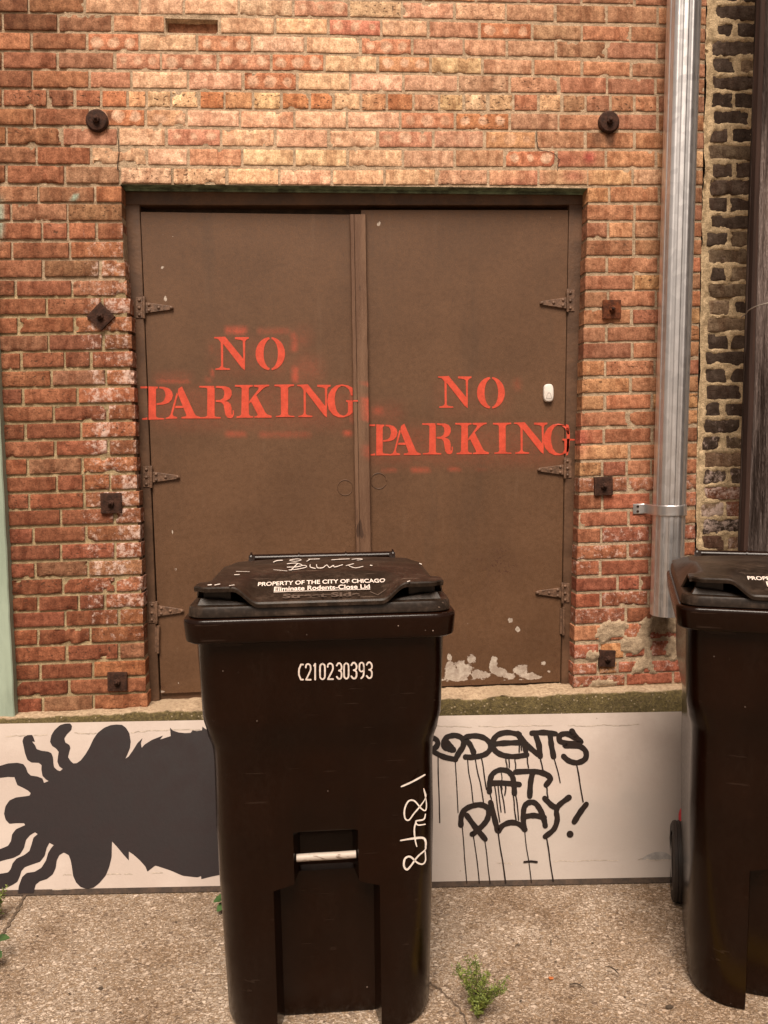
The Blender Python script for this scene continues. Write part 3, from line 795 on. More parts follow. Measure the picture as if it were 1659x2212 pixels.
for j in range(nrow + 1):
    z = lerp(zb_n, zt_n, j / nrow); a_ = crack_x(z) + 0.0015
    for i in range(kcol + 1):
        t = i / kcol; x = a_ + (nx1 - a_) * t ** 1.35
        ins = (NBA[:, 0] < x) & (x < NBA[:, 1]) & (NBA[:, 2] < z) & (z < NBA[:, 3])
        e = 0.0
        if ins.any():
            q = NBA[ins][0]; e = min(x - q[0], q[1] - x, z - q[2], q[3] - z)
        sm = fbm(x * 9, z * 13, 8.8) + 0.5 * fbm(x * 40, z * 40, 1.1)
        cover = sstep(0.012, -0.002, e - 0.013 * (sm + 0.05))
        y = PYN + lerp(0.010, -0.0015, cover) + 0.0022 * fbm(x * 45, z * 45, 3)
        y += 0.006 * sstep(0.0, 0.02, x - a_) - 0.006
        TV.append((x, y, z)); f = 0.95 + 0.22 * fbm(x * 5, z * 5, 2)
        mo = sstep(0.95, 0.5, z) * 0.35
        TC.append((f * (1 - mo * .6), f * (1 - mo * .5), f * (1 - mo * .8), 1))
for j in range(nrow):
    for i in range(kcol):
        q = j * (kcol + 1) + i; TF.append((q, q + 1, q + kcol + 2, q + kcol + 1))
nm.add(TV, TF, 1); nb = len(nm.v)
nm.box(crack_x(1.5) + 0.05, nx1, 0.06, 0.34, 0, zt_n, 1)
ne = len(nm.v) - nb
nm.at['bcol'] = ('FLOAT_COLOR', NBV[2] + TC + [(1, 1, 1, 1)] * ne)
nm.at['buv'] = ('FLOAT_VECTOR', NBV[3] + [(0, 0, 0)] * (len(TV) + ne))
nm.at['bprm'] = ('FLOAT_VECTOR', NBV[4] + [(0, 0, 0)] * (len(TV) + ne))
tag(nm.build('blackened_brick_wall', [M_BRICK, M_MORTAR_TAN], smooth=50), 'rough soot-black brick wall with smeared tan mortar behind the wooden pole', 'wall')

# ================================================================== LEDGE
random.seed(5)
lg = MB(); zl0 = W(100, 3078).z; zl1 = W(2550, 2972).z; xa, xb = W(-460, 3070).x, end_x(0.5) + 0.1
n = 520; prof = [(0.14, 0.004), (0.03, 0.001), (-0.02, -0.001), (-0.043, -0.004), (-0.050, -0.014), (-0.054, -0.05), (-0.058, -0.09), (-0.062, -0.2), (-0.07, -0.42), (-0.08, -0.66)]
vs = []; mo = []
for i in range(n + 1):
    x = lerp(xa, xb, i / n); zz = lerp(zl0, zl1, (x - W(100, 3078).x) / (W(2550, 2972).x - W(100, 3078).x))
    for (py, dz) in prof:
        q = 0.009 * fbm(x * 14, dz * 30, py * 20) + 0.006 * nz(x * 50, dz * 60)
        vs.append((x, py - q, zz + dz + (0.008 * fbm(x * 12, py * 30) if dz > -0.06 else 0.006 * nz(x * 30, dz * 40))))
        mo.append(clamp((0.06 if py > -0.045 else 0.62) + (0.22 if x > 0.3 else 0.0) + 0.22 * sstep(-.3, -.6, x) + 0.25 * nz(x * 5, dz * 8)))
k = len(prof)
lg.add(vs, [(i*k + j, i*k + j + 1, (i+1)*k + j + 1, (i+1)*k + j) for i in range(n) for j in range(k - 1)])
lg.at['moss'] = ('FLOAT', mo)
tag(lg.build('concrete_ledge', M_LEDGE, smooth=60), 'mossy concrete ledge running under the brown door, behind the white panel', 'ledge')

# ================================================================== DOUBLE DOOR
YF, YD = 0.066, 0.0705                         # face of frame, face of leaves
R6 = lambda x, y: (530.9 + .68 * x, 1327.2 + .68 * y)
R7 = lambda x, y: (1526.3 + .64 * x, 1526.3 + .64 * y)
door = empty('double_door', W(1500, 3010, YD))
tag(door, 'brown painted metal double door stencilled with no parking twice', 'door')
def quadbox(m, pts, y0, y1, mi=0):             # pts in survey coordinates, clockwise from top left
    P = [W(x, y, y0) for x, y in pts]
    vs = [tuple(p) for p in P] + [(p.x, y1, p.z) for p in P]
    return m.add(vs, [(3, 2, 1, 0), (0, 1, 5, 4), (1, 2, 6, 5), (2, 3, 7, 6), (3, 0, 4, 7), (4, 5, 6, 7)], mi)
fm = MB()
quadbox(fm, [(527, 800), (603, 888), (690, 3024), (622, 3046)], YF, 0.13)
quadbox(fm, [(2459, 884), (2544, 800), (2482, 2975), (2424, 2965)], YF, 0.13)
quadbox(fm, [(528, 826), (2540, 826), (2543, 886), (528, 886)], YF - 0.0022, 0.13)
quadbox(fm, [(527, 790), (2542, 790), (2540, 826.5), (528, 826.5)], YF + 0.012, 0.13)
quadbox(fm, [(560, 2985), (2470, 2900), (2470, 2975), (560, 3055)], 0.085, 0.14)
fo = fm.build('door_frame', M_FRAME, smooth=30, bevel=0.003); fix(fo, door)
bk = MB(); quadbox(bk, [(560, 840), (2500, 840), (2470, 2990), (600, 3040)], 0.118, 0.16)
fix(bk.build('backing_sheet', M_EDGE), door)

def leaf(corners, reds, chips, rusts):
    """leaf face as a fine sheet; the attributes mark where overspray, flaking and rust sit"""
    m = MB(); P = [W(x, y, YD) for x, y in corners]; nx, nzv = 92, 250
    vs, rd, ch, ru = [], [], [], []
    for j in range(nzv + 1):
        for i in range(nx + 1):
            u, v = i / nx, j / nzv
            p = P[0].lerp(P[1], u).lerp(P[3].lerp(P[2], u), v)
            qx = lerp(lerp(corners[0][0], corners[1][0], u), lerp(corners[3][0], corners[2][0], u), v)
            qy = lerp(lerp(corners[0][1], corners[1][1], u), lerp(corners[3][1], corners[2][1], u), v)
            y = p.y + 0.0007 * fbm(p.x * 2.5, p.z * 2.5, 6) + 0.0003 * nz(p.x * 9, p.z * 9)
            if v > 0.982: y += 0.0035 * fbm(p.x * 12, 1.0)
            vs.append((p.x, y, p.z))
            r = 0.0
            for (x0, x1, y0, y1, k, s) in reds:
                r = max(r, k * sstep(x0 - s, x0 + s, qx) * sstep(x1 + s, x1 - s, qx) * sstep(y0 - s, y0 + s, qy) * sstep(y1 + s, y1 - s, qy))
            rd.append(r)
            c_ = 0.0
            for (x, y_, sx, sy, k) in chips: c_ = max(c_, (k + .21 if (sx > 12 and y_ > 2205) else k) * math.exp(-((qx - x) / sx) ** 2 - ((qy - y_) / sy) ** 2))
            ch.append(c_)
            q = 0.0
            for (x, y_, sx, sy, k) in rusts: q = max(q, k * math.exp(-((qx - x) / sx) ** 2 - ((qy - y_) / sy) ** 2))
            ru.append(q)
    m.add(vs, [(j*(nx+1)+i, (j+1)*(nx+1)+i, (j+1)*(nx+1)+i+1, j*(nx+1)+i+1) for j in range(nzv) for i in range(nx)])
    # returned edges
    ring = [i for i in range(nx+1)] + [j*(nx+1)+nx for j in range(1, nzv+1)] + [nzv*(nx+1)+i for i in range(nx-1, -1, -1)] + [j*(nx+1) for j in range(nzv-1, 0, -1)]
    o = len(m.v); m.add([(vs[r][0], vs[r][1] + 0.036, vs[r][2]) for r in ring], [])
    for k in range(len(ring)):
        k2 = (k + 1) % len(ring); m.f.append((ring[k], ring[k2], o + k2, o + k)); m.mi.append(0)
    e = [0.0] * len(ring)
    m.at = {'red': ('FLOAT', rd + e), 'chip': ('FLOAT', ch + e), 'rust': ('FLOAT', ru + e)}
    ob = m.build('door_leaf', M_DOOR, smooth=40)
    return fix(ob, door)
def rc(fn, x0, x1, y0, y1, k, s=7):
    s *= 2.2
    a_, b_ = fn(x0, y0), fn(x1, y1); return (a_[0], b_[0], a_[1], b_[1], k, s)
reds1 = [rc(R6, 645, 778, 98, 142, .55), rc(R6, 690, 770, 120, 142, .8, 5), rc(R6, 850, 1050, 108, 142, .30), rc(R6, 1062, 1100, 135, 250, .55), rc(R6, 1080, 1180, 110, 230, .16, 22), rc(R6, 1068, 1110, 345, 445, .62),
         rc(R6, 1080, 1250, 290, 445, .20, 26), rc(R6, 215, 420, 425, 450, .50, 5), rc(R6, 200, 430, 395, 440, .22, 16), rc(R6, 552, 568, 360, 410, .62, 3), rc(R6, 520, 560, 410, 442, .35), rc(R6, 545, 570, 210, 270, .2),
         rc(R6, 645, 775, 752, 785, .42), rc(R6, 860, 1190, 752, 790, .30), rc(R6, 1398, 1450, 750, 780, .75, 6), rc(R6, 380, 440, 560, 680, .18, 22), rc(R6, 640, 700, 230, 300, .15, 20), rc(R6, 1440, 1462, 500, 700, .5, 6),
         rc(R6, 180, 1460, 480, 725, .15, 26), rc(R6, 560, 1050, 170, 415, .10, 24)]
reds2 = [rc(R7, 130, 205, 325, 375, .45, 10), rc(R7, 110, 320, 320, 430, .16, 26), rc(R7, 1078, 1125, 140, 218, .25, 9), rc(R7, 185, 290, 738, 762, .35, 5), rc(R7, 385, 515, 732, 762, .5, 6), rc(R7, 635, 720, 732, 756, .45, 5),
         rc(R7, 820, 900, 738, 752, .25, 6), rc(R7, 400, 440, 560, 690, .35, 16), rc(R7, 1290, 1425, 490, 690, .18, 20), rc(R7, 104, 480, 640, 695, .18, 20), rc(R7, 860, 900, 200, 330, .25, 14), rc(R7, 104, 1420, 460, 705, .15, 26), rc(R7, 560, 1040, 140, 385, .08, 24)]
Z6 = lambda x, y: (1659 + x, 2203.2 + y)
Z5 = lambda x, y: (x, 2203.2 + y)
Z3 = lambda x, y: (x, 1101.6 + y)
ch2 = [(*Z6(285, 690), 40, 60, .62), (*Z6(340, 690), 50, 55, .62), (*Z6(395, 712), 40, 34, .58), (*Z6(375, 640), 28, 34, .52), (*Z6(280, 625), 18, 30, .5), (*Z6(470, 665), 24, 55, .62), (*Z6(500, 700), 34, 34, .56), (*Z6(590, 690), 50, 36, .60), (*Z6(630, 715), 36, 26, .56), (*Z6(688, 657), 18, 18, .55), (*Z6(712, 695), 16, 16, .5), (*Z6(440, 712), 40, 22, .5), (*Z6(540, 716), 40, 20, .48), (*Z6(300, 722), 60, 18, .52), (*Z6(660, 722), 40, 14, .45),
       (*Z6(360, 482), 12, 12, .62), (*Z6(543, 465), 16, 16, .58), (*Z6(575, 503), 14, 22, .55), (*Z6(508, 508), 7, 9, .6), (*Z6(498, 545), 7, 7, .55), (1659 + 683, 920, 16, 11, .6), (1659 + 716, 935, 6, 22, .6), (1635, 965, 16, 26, .60), (1659 + 340, 2936, 500, 7, .36)]
ru2 = [(*Z6(500, 215), 75, 70, 1.0), (*Z6(430, 205), 22, 26, 1.0), (*Z6(395, 200), 14, 14, .9), (*Z6(520, 150), 30, 30, .8), (*Z6(320, 580), 26, 22, .7), (*Z6(640, 560), 120, 90, .35), (*Z6(480, 300), 90, 50, .4), (*Z6(740, 650), 24, 110, .8), (*Z6(500, 752), 280, 14, 1.0)]
ch1 = [(*Z3(700, 45), 14, 20, .5), (*Z3(712, 175), 12, 26, .5), (*Z3(748, 178), 8, 20, .5), (*Z5(742, 75), 6, 18, .6), (*Z5(755, 235), 8, 22, .62), (*Z5(757, 275), 7, 24, .62), (*Z5(762, 595), 8, 36, .62), (*Z5(768, 745), 7, 28, .62), (*Z5(700, 785), 20, 8, .5), (700, 1005, 9, 16, .58), (748, 1015, 8, 8, .6), (*Z3(798, 325), 6, 10, .55), (*Z3(770, 235), 6, 8, .55)]
ru1 = [(*Z5(700, 770), 30, 30, .8), (*Z5(780, 790), 130, 10, .9), (*Z3(705, 45), 22, 22, .6), (680, 2000, 14, 700, .35)]
leaf_l = leaf([(608, 916), (1540, 928), (1570, 2960), (696, 2996)], reds1, ch1, ru1)
leaf_r = leaf([(1560, 908), (2455, 908), (2420, 2945), (1590, 2978)], reds2, ch2, ru2)

# meeting strip between the leaves, a split timber with a narrow raised fillet
ps = MB()
def post_edge(y, off): return lerp(1511, 1537, (y - 930) / 1450.0) + off
vs = []; n = 120; PYP = 0.040
rd = []
for j in range(n + 1):
    y = lerp(926, 2975, j / n); w_ = lerp(70, 66, j / n)
    j1 = 1.5 * fbm(y * 0.01, 1.1); j2 = 1.6 * fbm(y * 0.012, 5.1)
    for (o, py) in ((0 + j1, YD), (0 + j1, PYP + .006), (3 + j1, PYP), (17, PYP), (18.5, PYP + .006), (20, PYP + .003), (w_ - 3 + j2, PYP + .003), (w_ + j2, PYP + .008), (w_ + j2, YD)):
        p = W(post_edge(y, o), y, py); vs.append((p.x, p.y + 0.001 * fbm(p.z * 9, o), p.z))
        qx, qy = post_edge(y, o), y; r = 0
        for (x0, x1, y0, y1, k, s) in (rc(R6, 1515, 1560, 572, 722, .95, 4), rc(R6, 1515, 1558, 478, 500, .55, 4), rc(R6, 1540, 1560, 880, 960, .7, 8)):
            r = max(r, k * sstep(x0 - s, x0 + s, qx) * sstep(x1 + s, x1 - s, qx) * sstep(y0 - s, y0 + s, qy) * sstep(y1 + s, y1 - s, qy))
        rd.append(r)
kk = 9
ps.add(vs, [(j*kk+i, (j+1)*kk+i, (j+1)*kk+i+1, j*kk+i+1) for j in range(n) for i in range(kk - 1)])
ps.add([vs[i] for i in range(kk)], [tuple(range(kk))]); rd += [0] * kk
ps.at = {'red': ('FLOAT', rd)}
def mat_post():
    b = NB('split_painted_timber')
    n1 = b.noise(16, 5, 0.7, stretch=(1, 1, 0.08)); n2 = b.noise(90, 4, 0.7, stretch=(1, 1, 0.2))
    c = b.mix(b.ramp(n1, 0.32, 0.7), (0.10, 0.050, 0.028), (0.17, 0.095, 0.056))
    c = b.mix(b.ramp(n2, 0.55, 0.75, 0, 0.5), c, (0.07, 0.034, 0.02))
    kn = b.ramp(b.noise(7, 2, 0.5, stretch=(3, 1, 1)), 0.68, 0.74)
    c = b.mix(b.math('MULTIPLY', kn, 0.8), c, (0.04, 0.02, 0.012))
    wt_ = b.ramp(b.noise(40, 3, 0.6, stretch=(1, 1, 0.12)), 0.74, 0.77)
    c = b.mix(wt_, c, (0.42, 0.33, 0.26))
    c = b.mix(b.math('MULTIPLY', b.attr('red'), b.ramp(b.noise(120, 3), 0.3, 0.7, 0.6, 1)), c, (0.66, 0.085, 0.045))
    return b.out(c, 0.65, nrm=b.bump(b.math('ADD', n1, n2), 0.6, 0.005), spec=0.3)
fix(ps.build('meeting_strip', mat_post(), smooth=40), door)

# stencilled words ------------------------------------------------
def nrmz(polys):
    xs = [p[0] for q in polys for p in q]; ys = [p[1] for q in polys for p in q]
    x0, x1, y0, y1 = min(xs), max(xs), min(ys), max(ys)
    return [[((x - x0) / (x1 - x0), (y - y0) / (y1 - y0)) for x, y in q] for q in polys]
def arc(cx, cy_, rx, ry, a0, a1, n=22): return [(cx + rx*math.cos(math.radians(lerp(a0, a1, k/n))), cy_ + ry*math.sin(math.radians(lerp(a0, a1, k/n)))) for k in range(n + 1)]
def bz(pts, keep): return catmull(pts, 4) if keep else pts
GL = {}
GL['N'] = nrmz([[(580,190),(650,187),(765,328),(762,216),(750,208),(712,203),(712,190),(800,190),(800,200),(785,206),(777,218),(775,400),(755,385),(637,232),(637,375),(642,383),(655,387),(680,389),(680,398),(588,398),(588,390),(606,387),(617,382),(624,370),(622,225),(610,208),(598,200),(580,198)]])
GL['O'] = nrmz([arc(936,295,94,105,95,265) + arc(940,295,47,93,262,98), arc(936,295,94,105,-85,85) + arc(938,295,47,93,82,-82)])
GL['P'] = nrmz([[(112,505),(155,505),(155,517),(112,517)], [(163,505),(222,507),(222,517),(213,520),(210,526),(210,690),(215,697),(230,701),(262,703),(262,711),(163,713)], [(155,713),(122,713),(122,704),(140,702),(155,697)],
   [(231,507),(262,508),(292,517),(312,537),(318,562),(310,588),(290,608),(258,618),(215,621),(213,611),(245,605),(262,592),(271,562),(266,535),(254,521),(231,517)]])
GL['A'] = nrmz([[(352,515),(375,500),(455,675),(464,688),(490,697),(490,707),(372,707),(372,697),(396,694),(404,686),(348,545)], [(341,540),(350,552),(316,680),(322,692),(345,698),(345,707),(272,710),(272,702),(292,696),(302,684)], [(334,626),(382,625),(384,640),(331,640)]])
GL['R'] = nrmz([[(485,503),(580,503),(580,514),(583,518),(583,688),(590,695),(622,698),(622,706),(490,706),(490,698),(522,696),(535,690),(537,522),(528,515),(485,513)],
   [(590,503),(650,505),(676,514),(690,532),(692,558),(680,582),(660,594),(645,597),(668,602),(684,615),(691,640),(690,680),(694,684),(698,676),(697,655),(705,655),(706,680),(700,698),(685,705),(665,701),(652,685),(646,655),(640,622),(626,606),(590,602),(590,592),(620,590),(638,578),(645,555),(642,532),(628,518),(590,514)]])
GL['K'] = nrmz([[(712,495),(825,495),(825,505),(808,508),(800,516),(800,680),(808,690),(828,693),(828,702),(722,703),(722,694),(742,691),(752,682),(755,516),(746,508),(712,505)],
   [(832,495),(930,493),(930,502),(908,507),(893,516),(848,560),(906,670),(918,682),(945,690),(945,702),(835,702),(835,693),(852,691),(857,684),(815,602),(803,613),(803,598),(862,520),(862,511),(832,505)]])
GL['I'] = nrmz([[(963,492),(1088,490),(1088,500),(1062,503),(1050,512),(1050,680),(1060,688),(1090,690),(1090,697),(972,697),(972,690),(996,687),(1005,679),(1003,512),(992,504),(963,502)]])
GL['|'] = nrmz([[(1434,480),(1450,486),(1458,545),(1456,620),(1446,685),(1436,690),(1440,600)]])
GL['G'] = nrmz([[(1460,512),(1430,497),(1390,490),(1355,497),(1325,520),(1305,555),(1298,600),(1308,648),(1335,682),(1370,698),(1405,698),(1440,685),(1460,668),(1460,601),(1495,601),(1495,591),(1418,589),(1418,599),(1430,604),(1430,664),(1420,680),(1402,688),(1378,680),(1358,655),(1348,615),(1346,580),(1352,540),(1368,512),(1388,500),(1412,503),(1436,522),(1450,560),(1460,560)]])
def words(items, fn, parent, cut=None):
    m = MB()
    for ch, x0, x1, y0, y1 in items:
        polys = [[(lerp(x0, x1, a_), lerp(y0, y1, b_)) for a_, b_ in q] for q in GL[ch]]
        if cut: polys = [[(min(x, cut), y) for x, y in q] for q in polys]
        vs, fs = fill2d([[(x, -y) for x, y in q] for q in polys])
        P = []
        for x, y in vs:
            q = fn(x, -y); P.append(W(q[0], q[1], YF - 0.0005 if (q[0] < 638 or q[0] > 2430) else YD - 0.0013))
        m.add(P, fs)
    o = m.build('stencil_lettering', M_RED)
    fix(o, door); 
    o.parent = parent; o.matrix_parent_inverse = Matrix.Identity(4)
    return o
words([('N',580,800,187,400),('O',843,1030,190,400),('P',112,318,503,715),('A',272,490,503,710),('R',485,706,500,707),('K',712,945,492,703),('I',963,1090,490,698),('N',1107,1320,490,700),('G',1298,1495,490,700)], R6, leaf_l, cut=1462)
words([('N',572,798,153,370),('O',835,1023,160,373),('P',108,298,480,690),('A',245,455,475,690),('R',465,672,472,683),('K',688,915,468,682),('I',943,1068,468,678),('N',1085,1310,465,680),('G',1283,1495,475,688),('|',1436,1462,478,690)], R7, leaf_r)
# the tail of the left-hand G carries on over the strip
gt = MB(); gt.add([W(*R6(x, y), PYP - 0.0012) for x, y in ((1464, 590), (1493, 590), (1493, 600), (1464, 600))], [(3, 2, 1, 0)])
fix(gt.build('paint_dash', M_RED), door)

# hinges -----------------------------------------------------------
def hinge(px0, px1, py0, py1, tip, yc, parent, right=False):
    """T hinge: fixed plate on the frame, knuckle, tapering strap on the leaf, dome rivets (survey coordinates)"""
    m = MB(); yh = YF - 0.0045
    s = -1 if right else 1
    kx = px1 if not right else px0                      # knuckle side
    quadbox(m, [(px0, py0), (px1, py0), (px1, py1), (px0, py1)], yh + 0.001, YF + 0.002)
    ka = [W(kx - s*2, y, yh - 0.002) for y in (py0 - 3, py1 + 3)]
    m.tube([ka[0], ka[0].lerp(ka[1], .33), ka[0].lerp(ka[1], .66), ka[1]], 0.0062, 10)
    h0 = (py1 - py0) * 0.26
    pts = [(kx + s*4, yc - h0), (tip - s*10, yc - 8), (tip, yc - 3), (tip, yc + 4), (tip - s*10, yc + 8), (kx + s*4, yc + h0)]
    if right: pts = pts[::-1]
    P = [W(x, y, yh) for x, y in pts]; n_ = len(P)
    m.add([tuple(p) for p in P] + [(p.x, YD + 0.002, p.z) for p in P], [tuple(range(n_ - 1, -1, -1))] + [(i, (i + 1) % n_, (i + 1) % n_ + n_, i + n_) for i in range(n_)])
    o = m.build('hinge', M_HINGE, smooth=35, bevel=0.0012)
    o.parent = parent
    r = MB()
    spots = [(lerp(px0, px1, .4), lerp(py0, py1, .15)), (lerp(px0, px1, .4), lerp(py0, py1, .52)), (lerp(px0, px1, .4), lerp(py0, py1, .86)),
             (lerp(kx, tip, .16), yc - 12), (lerp(kx, tip, .16), yc + 12), (lerp(kx, tip, .5), yc), (lerp(kx, tip, .93), yc)]
    for (x, y) in spots:
        c = W(x, y, yh + 0.001)
        rings = [[(c.x + rr*math.cos(a), c.y - d, c.z + rr*math.sin(a)) for a in [2*math.pi*k/10 for k in range(10)]] for rr, d in ((.0068, 0), (.0060, .003), (.0034, .0052), (.0008, .0058))]
        r.loft(rings, False, True)
    q = r.build('rivets', M_HINGE if not right else M_HINGE, smooth=60)
    # rivets are fixed in the strap: merge them into the same mesh
    import bmesh as _bm
    bm = _bm.new(); bm.from_mesh(o.data); bm.from_mesh(q.data); bm.to_mesh(o.data); bm.free()
    bpy.data.objects.remove(q)
    return o
import bmesh
hinge(587, 624, *[1101.6 + v for v in (182, 272)], 748, 1101.6 + 228, leaf_l)
hinge(617, 655, *[1101.6 + v for v in (914, 1003)], 776, 1101.6 + 960, leaf_l)
hinge(642, 678, *[2203.2 + v for v in (398, 488)], 794, 2203.2 + 437, leaf_l)
hinge(1659 + 792, 1659 + 824, *[1101.6 + v for v in (150, 243)], 1659 + 674, 1101.6 + 207, leaf_r, True)
hinge(1659 + 780, 1659 + 811, *[1101.6 + v for v in (878, 963)], 1659 + 664, 1101.6 + 928, leaf_r, True)
hinge(1659 + 769, 1659 + 802, *[2203.2 + v for v in (317, 400)], 1659 + 656, 2203.2 + 358, leaf_r, True)
bh = MB()
for (x, y0, y1) in ((684, 2203 + 500, 2203 + 618), (1659 + 776, 2203 + 422, 2203 + 540)):
    a_, b_ = W(x, y0, YF - 0.006), W(x - 1, y1, YF - 0.006)
    bh.tube([a_, a_.lerp(b_, .34), a_.lerp(b_, .345), a_.lerp(b_, .66), a_.lerp(b_, .665), b_], [.006, .006, .0052, .0052, .006, .006], 10)
    quadbox(bh, [(x - 14, y0 + 4), (x - 2, y0 + 4), (x - 3, y1 - 4), (x - 15, y1 - 4)], YF - 0.003, YF + 0.002)
fix(bh.build('butt_hinge', M_HINGE, smooth=40), door)
# plugged lock holes: faint rings on both leaves
for (cx, cy_, rr) in ((1491, 1101.6 + 1005, 33), (1526 + .64 * 172, 1526 + .64 * 862, 34)):
    m = MB(); c0 = W(cx, cy_, YD - 0.001); rr_ = rr / 1060.0
    m.tube([(c0.x + rr_*math.cos(a), c0.y, c0.z + rr_*math.sin(a)) for a in [2*math.pi*k/28*0.93 for k in range(29)]], 0.0014, 5)
    o = m.build('lock_ring', M_FRAME, smooth=60); fix(o, door)

# doorbell ------------------------------------------------------------
bc = W(1659 + 708, 1101.6 + 597, YD - 0.001)
bell = empty('doorbell', bc)
tag(bell, 'white oblong wireless doorbell button with a bell symbol on the brown door', 'doorbell')
def superell(w_, h_, n=32, e=3.2):
    out = []
    for k in range(n):
        a = 2*math.pi*k/n; ca, sa = math.cos(a), math.sin(a)
        out.append((w_*math.copysign(abs(ca)**(2/e), ca), h_*math.copysign(abs(sa)**(2/e), sa)))
    return out
bm_ = MB()
hw, hh = 0.0205, 0.0365
bm_.loft([[(x*s, -d, z*s) for x, z in superell(hw, hh)] for s, d in ((1, 0), (1, .011), (.95, .0145), (.85, .016))], False, True)
bm_.build('casing', M_WHITE_PLASTIC, bell, smooth=50)
bs = MB()
out = [(-.0125, -.019), (-.0125, -.0165), (-.0095, -.013), (-.008, -.006), (-.006, .001), (-.002, .004), (0, .0065), (.002, .004), (.006, .001), (.008, -.006), (.0095, -.013), (.0125, -.0165), (.0125, -.019), (-.0125, -.019)]
bs.tube([(x, -.0163, z - .004) for x, z in out], 0.0006, 4)
bs.build('bell_symbol', M_GREY_LINE, bell)

# ================================================================== ANCHOR PLATES
def anchor(cx, cy_, kind, size, label, red=False, rot=0.0):
    c = W(cx, cy_, -0.0005); r = size / 1060.0
    t = empty('anchor_plate', c); tag(t, label, 'anchor plate', 'iron tie-rod anchors either side of the door')
    t.rotation_euler = (0, rot, 0)
    m = MB()
    if kind == 'round':
        seg = 28
        m.loft([[(rr*math.cos(2*math.pi*k/seg), -d, rr*math.sin(2*math.pi*k/seg)) for k in range(seg)] for rr, d in ((r, 0), (r, .008), (r*.86, .014), (r*.4, .017), (r*.38, .017))], False, True)
    else:
        vs = []; n = 8
        for j in range(n + 1):
            for i in range(n + 1):
                x, z = lerp(-r, r, i/n), lerp(-r, r, j/n)
                e = 0.0016 if (i in (0, n) or j in (0, n)) else 0
                vs.append((x + .001*nz(x*70, z*70, cx) , -0.011 + e + .001*nz(x*40, z*40, cx), z + .0012*nz(x*60, z*60, cx + 4)))
        m.add(vs, [(j*(n+1)+i, j*(n+1)+i+1, (j+1)*(n+1)+i+1, (j+1)*(n+1)+i) for j in range(n) for i in range(n)])
        ring = [i for i in range(n+1)] + [j*(n+1)+n for j in range(1, n+1)] + [n*(n+1)+i for i in range(n-1, -1, -1)] + [j*(n+1) for j in range(n-1, 0, -1)]
        o = len(m.v); m.add([(vs[q][0], 0.004, vs[q][2]) for q in ring], [])
        for k in range(len(ring)):
            k2 = (k+1) % len(ring); m.f.append((ring[k], o + k, o + k2, ring[k2])); m.mi.append(0)
    m.build('plate', M_RUST_RED if red else M_RUST, t, smooth=35)
    b = MB(); y0 = -.016 if kind == 'round' else -.010
    b.loft([[(rr*math.cos(2*math.pi*k/6 + .3), y0 - d, rr*math.sin(2*math.pi*k/6 + .3)) for k in range(6)] for rr, d in ((.0135, 0), (.0135, .010), (.010, .012))], False, True)
    b.build('nut', M_RUST_RED if red else M_RUST, t, smooth=30)
    s = MB(); s.tube([(0, y0 - .010, 0), (0, y0 - .017, 0), (0, y0 - .019, 0)], [.006, .006, .004], 10)
    s.build('rod_end', M_RUST, t, smooth=50)
anchor(421, 524, 'round', 44, 'round rusty iron anchor plate above and left of the door')
anchor(1659 + 969, 530, 'round', 45, 'round black iron anchor plate with dark run-off, above and right of the door')
anchor(437, 1101.6 + 267, 'square', 40, 'diamond-set dark iron anchor plate beside the upper left hinge', rot=math.radians(45))
anchor(482, 1101.6 + 1072, 'square', 42, 'dark square iron anchor plate beside the left middle hinge')
anchor(509, 2203 + 740, 'square', 40, 'square iron anchor plate low on the left brick pier by the ledge', rot=.02)
anchor(1659 + 982, 1101.6 + 236, 'square', 39, 'square red-rusted iron anchor plate beside the upper right hinge', red=True)
anchor(1659 + 946, 1101.6 + 998, 'square', 40, 'black square iron anchor plate on the bricks right of the middle hinge', rot=-.03)
anchor(1659 + 962, 2203 + 640, 'square', 36, 'square iron anchor plate in broken mortar below the downspout foot', rot=.06)

# ================================================================== DOWNSPOUT
pt, pb = W(1659 + 1297, 0, -0.085), W(1659 + 1219, 2203 + 452, -0.085)
dv = (pt - pb).normalized(); ptop = pb + dv * ((zt - pb.z) / dv.z)
ds = empty('downspout', pb); tag(ds, 'shiny galvanised fluted downspout running down the brick wall', 'downspout')
m = MB(); RP_ = 0.0615; seg = 240
def flute(a, r):
    k = 11
    s = math.cos(a * k)
    return r * (1 + 0.017 * (1 if s > .2 else (-1 if s < -.45 else (s + .125) / .325)))
rings = []
for j in range(25):
    c = pb.lerp(ptop, j / 24); f = 1.0
    rings.append([(c.x + flute(2*math.pi*k/seg + .13, RP_)*math.cos(2*math.pi*k/seg), c.y + flute(2*math.pi*k/seg + .13, RP_)*math.sin(2*math.pi*k/seg), c.z) for k in range(seg)])
m.loft(rings, False, False)
fix(m.build('pipe', M_GALV, smooth=45), ds)
cz = W(1659 + 1222, 2203, -0.085)
st_ = MB(); cxs = pb.lerp(ptop, (cz.z - pb.z) / (ptop.z - pb.z)).x
def strap_pt(a, r): return (cxs + r*math.cos(a), -0.085 + r*math.sin(a))
path = []
for k in range(25):
    a = math.pi + math.pi * k / 24; path.append(strap_pt(a, RP_ * 1.075))
wl = [(cxs - RP_*1.075 - .05, -.004), (cxs - RP_*1.075 - .004, -.005), (cxs - RP_*1.075, -.012)]
wr = [(cxs + RP_*1.075, -.012), (cxs + RP_*1.075 + .004, -.005), (cxs + RP_*1.075 + .02, -.004)]
path = wl + path + wr
vs = []
for (x, y) in path: vs += [(x, y, cz.z - .021), (x, y, cz.z - .017), (x, y, cz.z + .017), (x, y, cz.z + .021)]
npth = len(path)
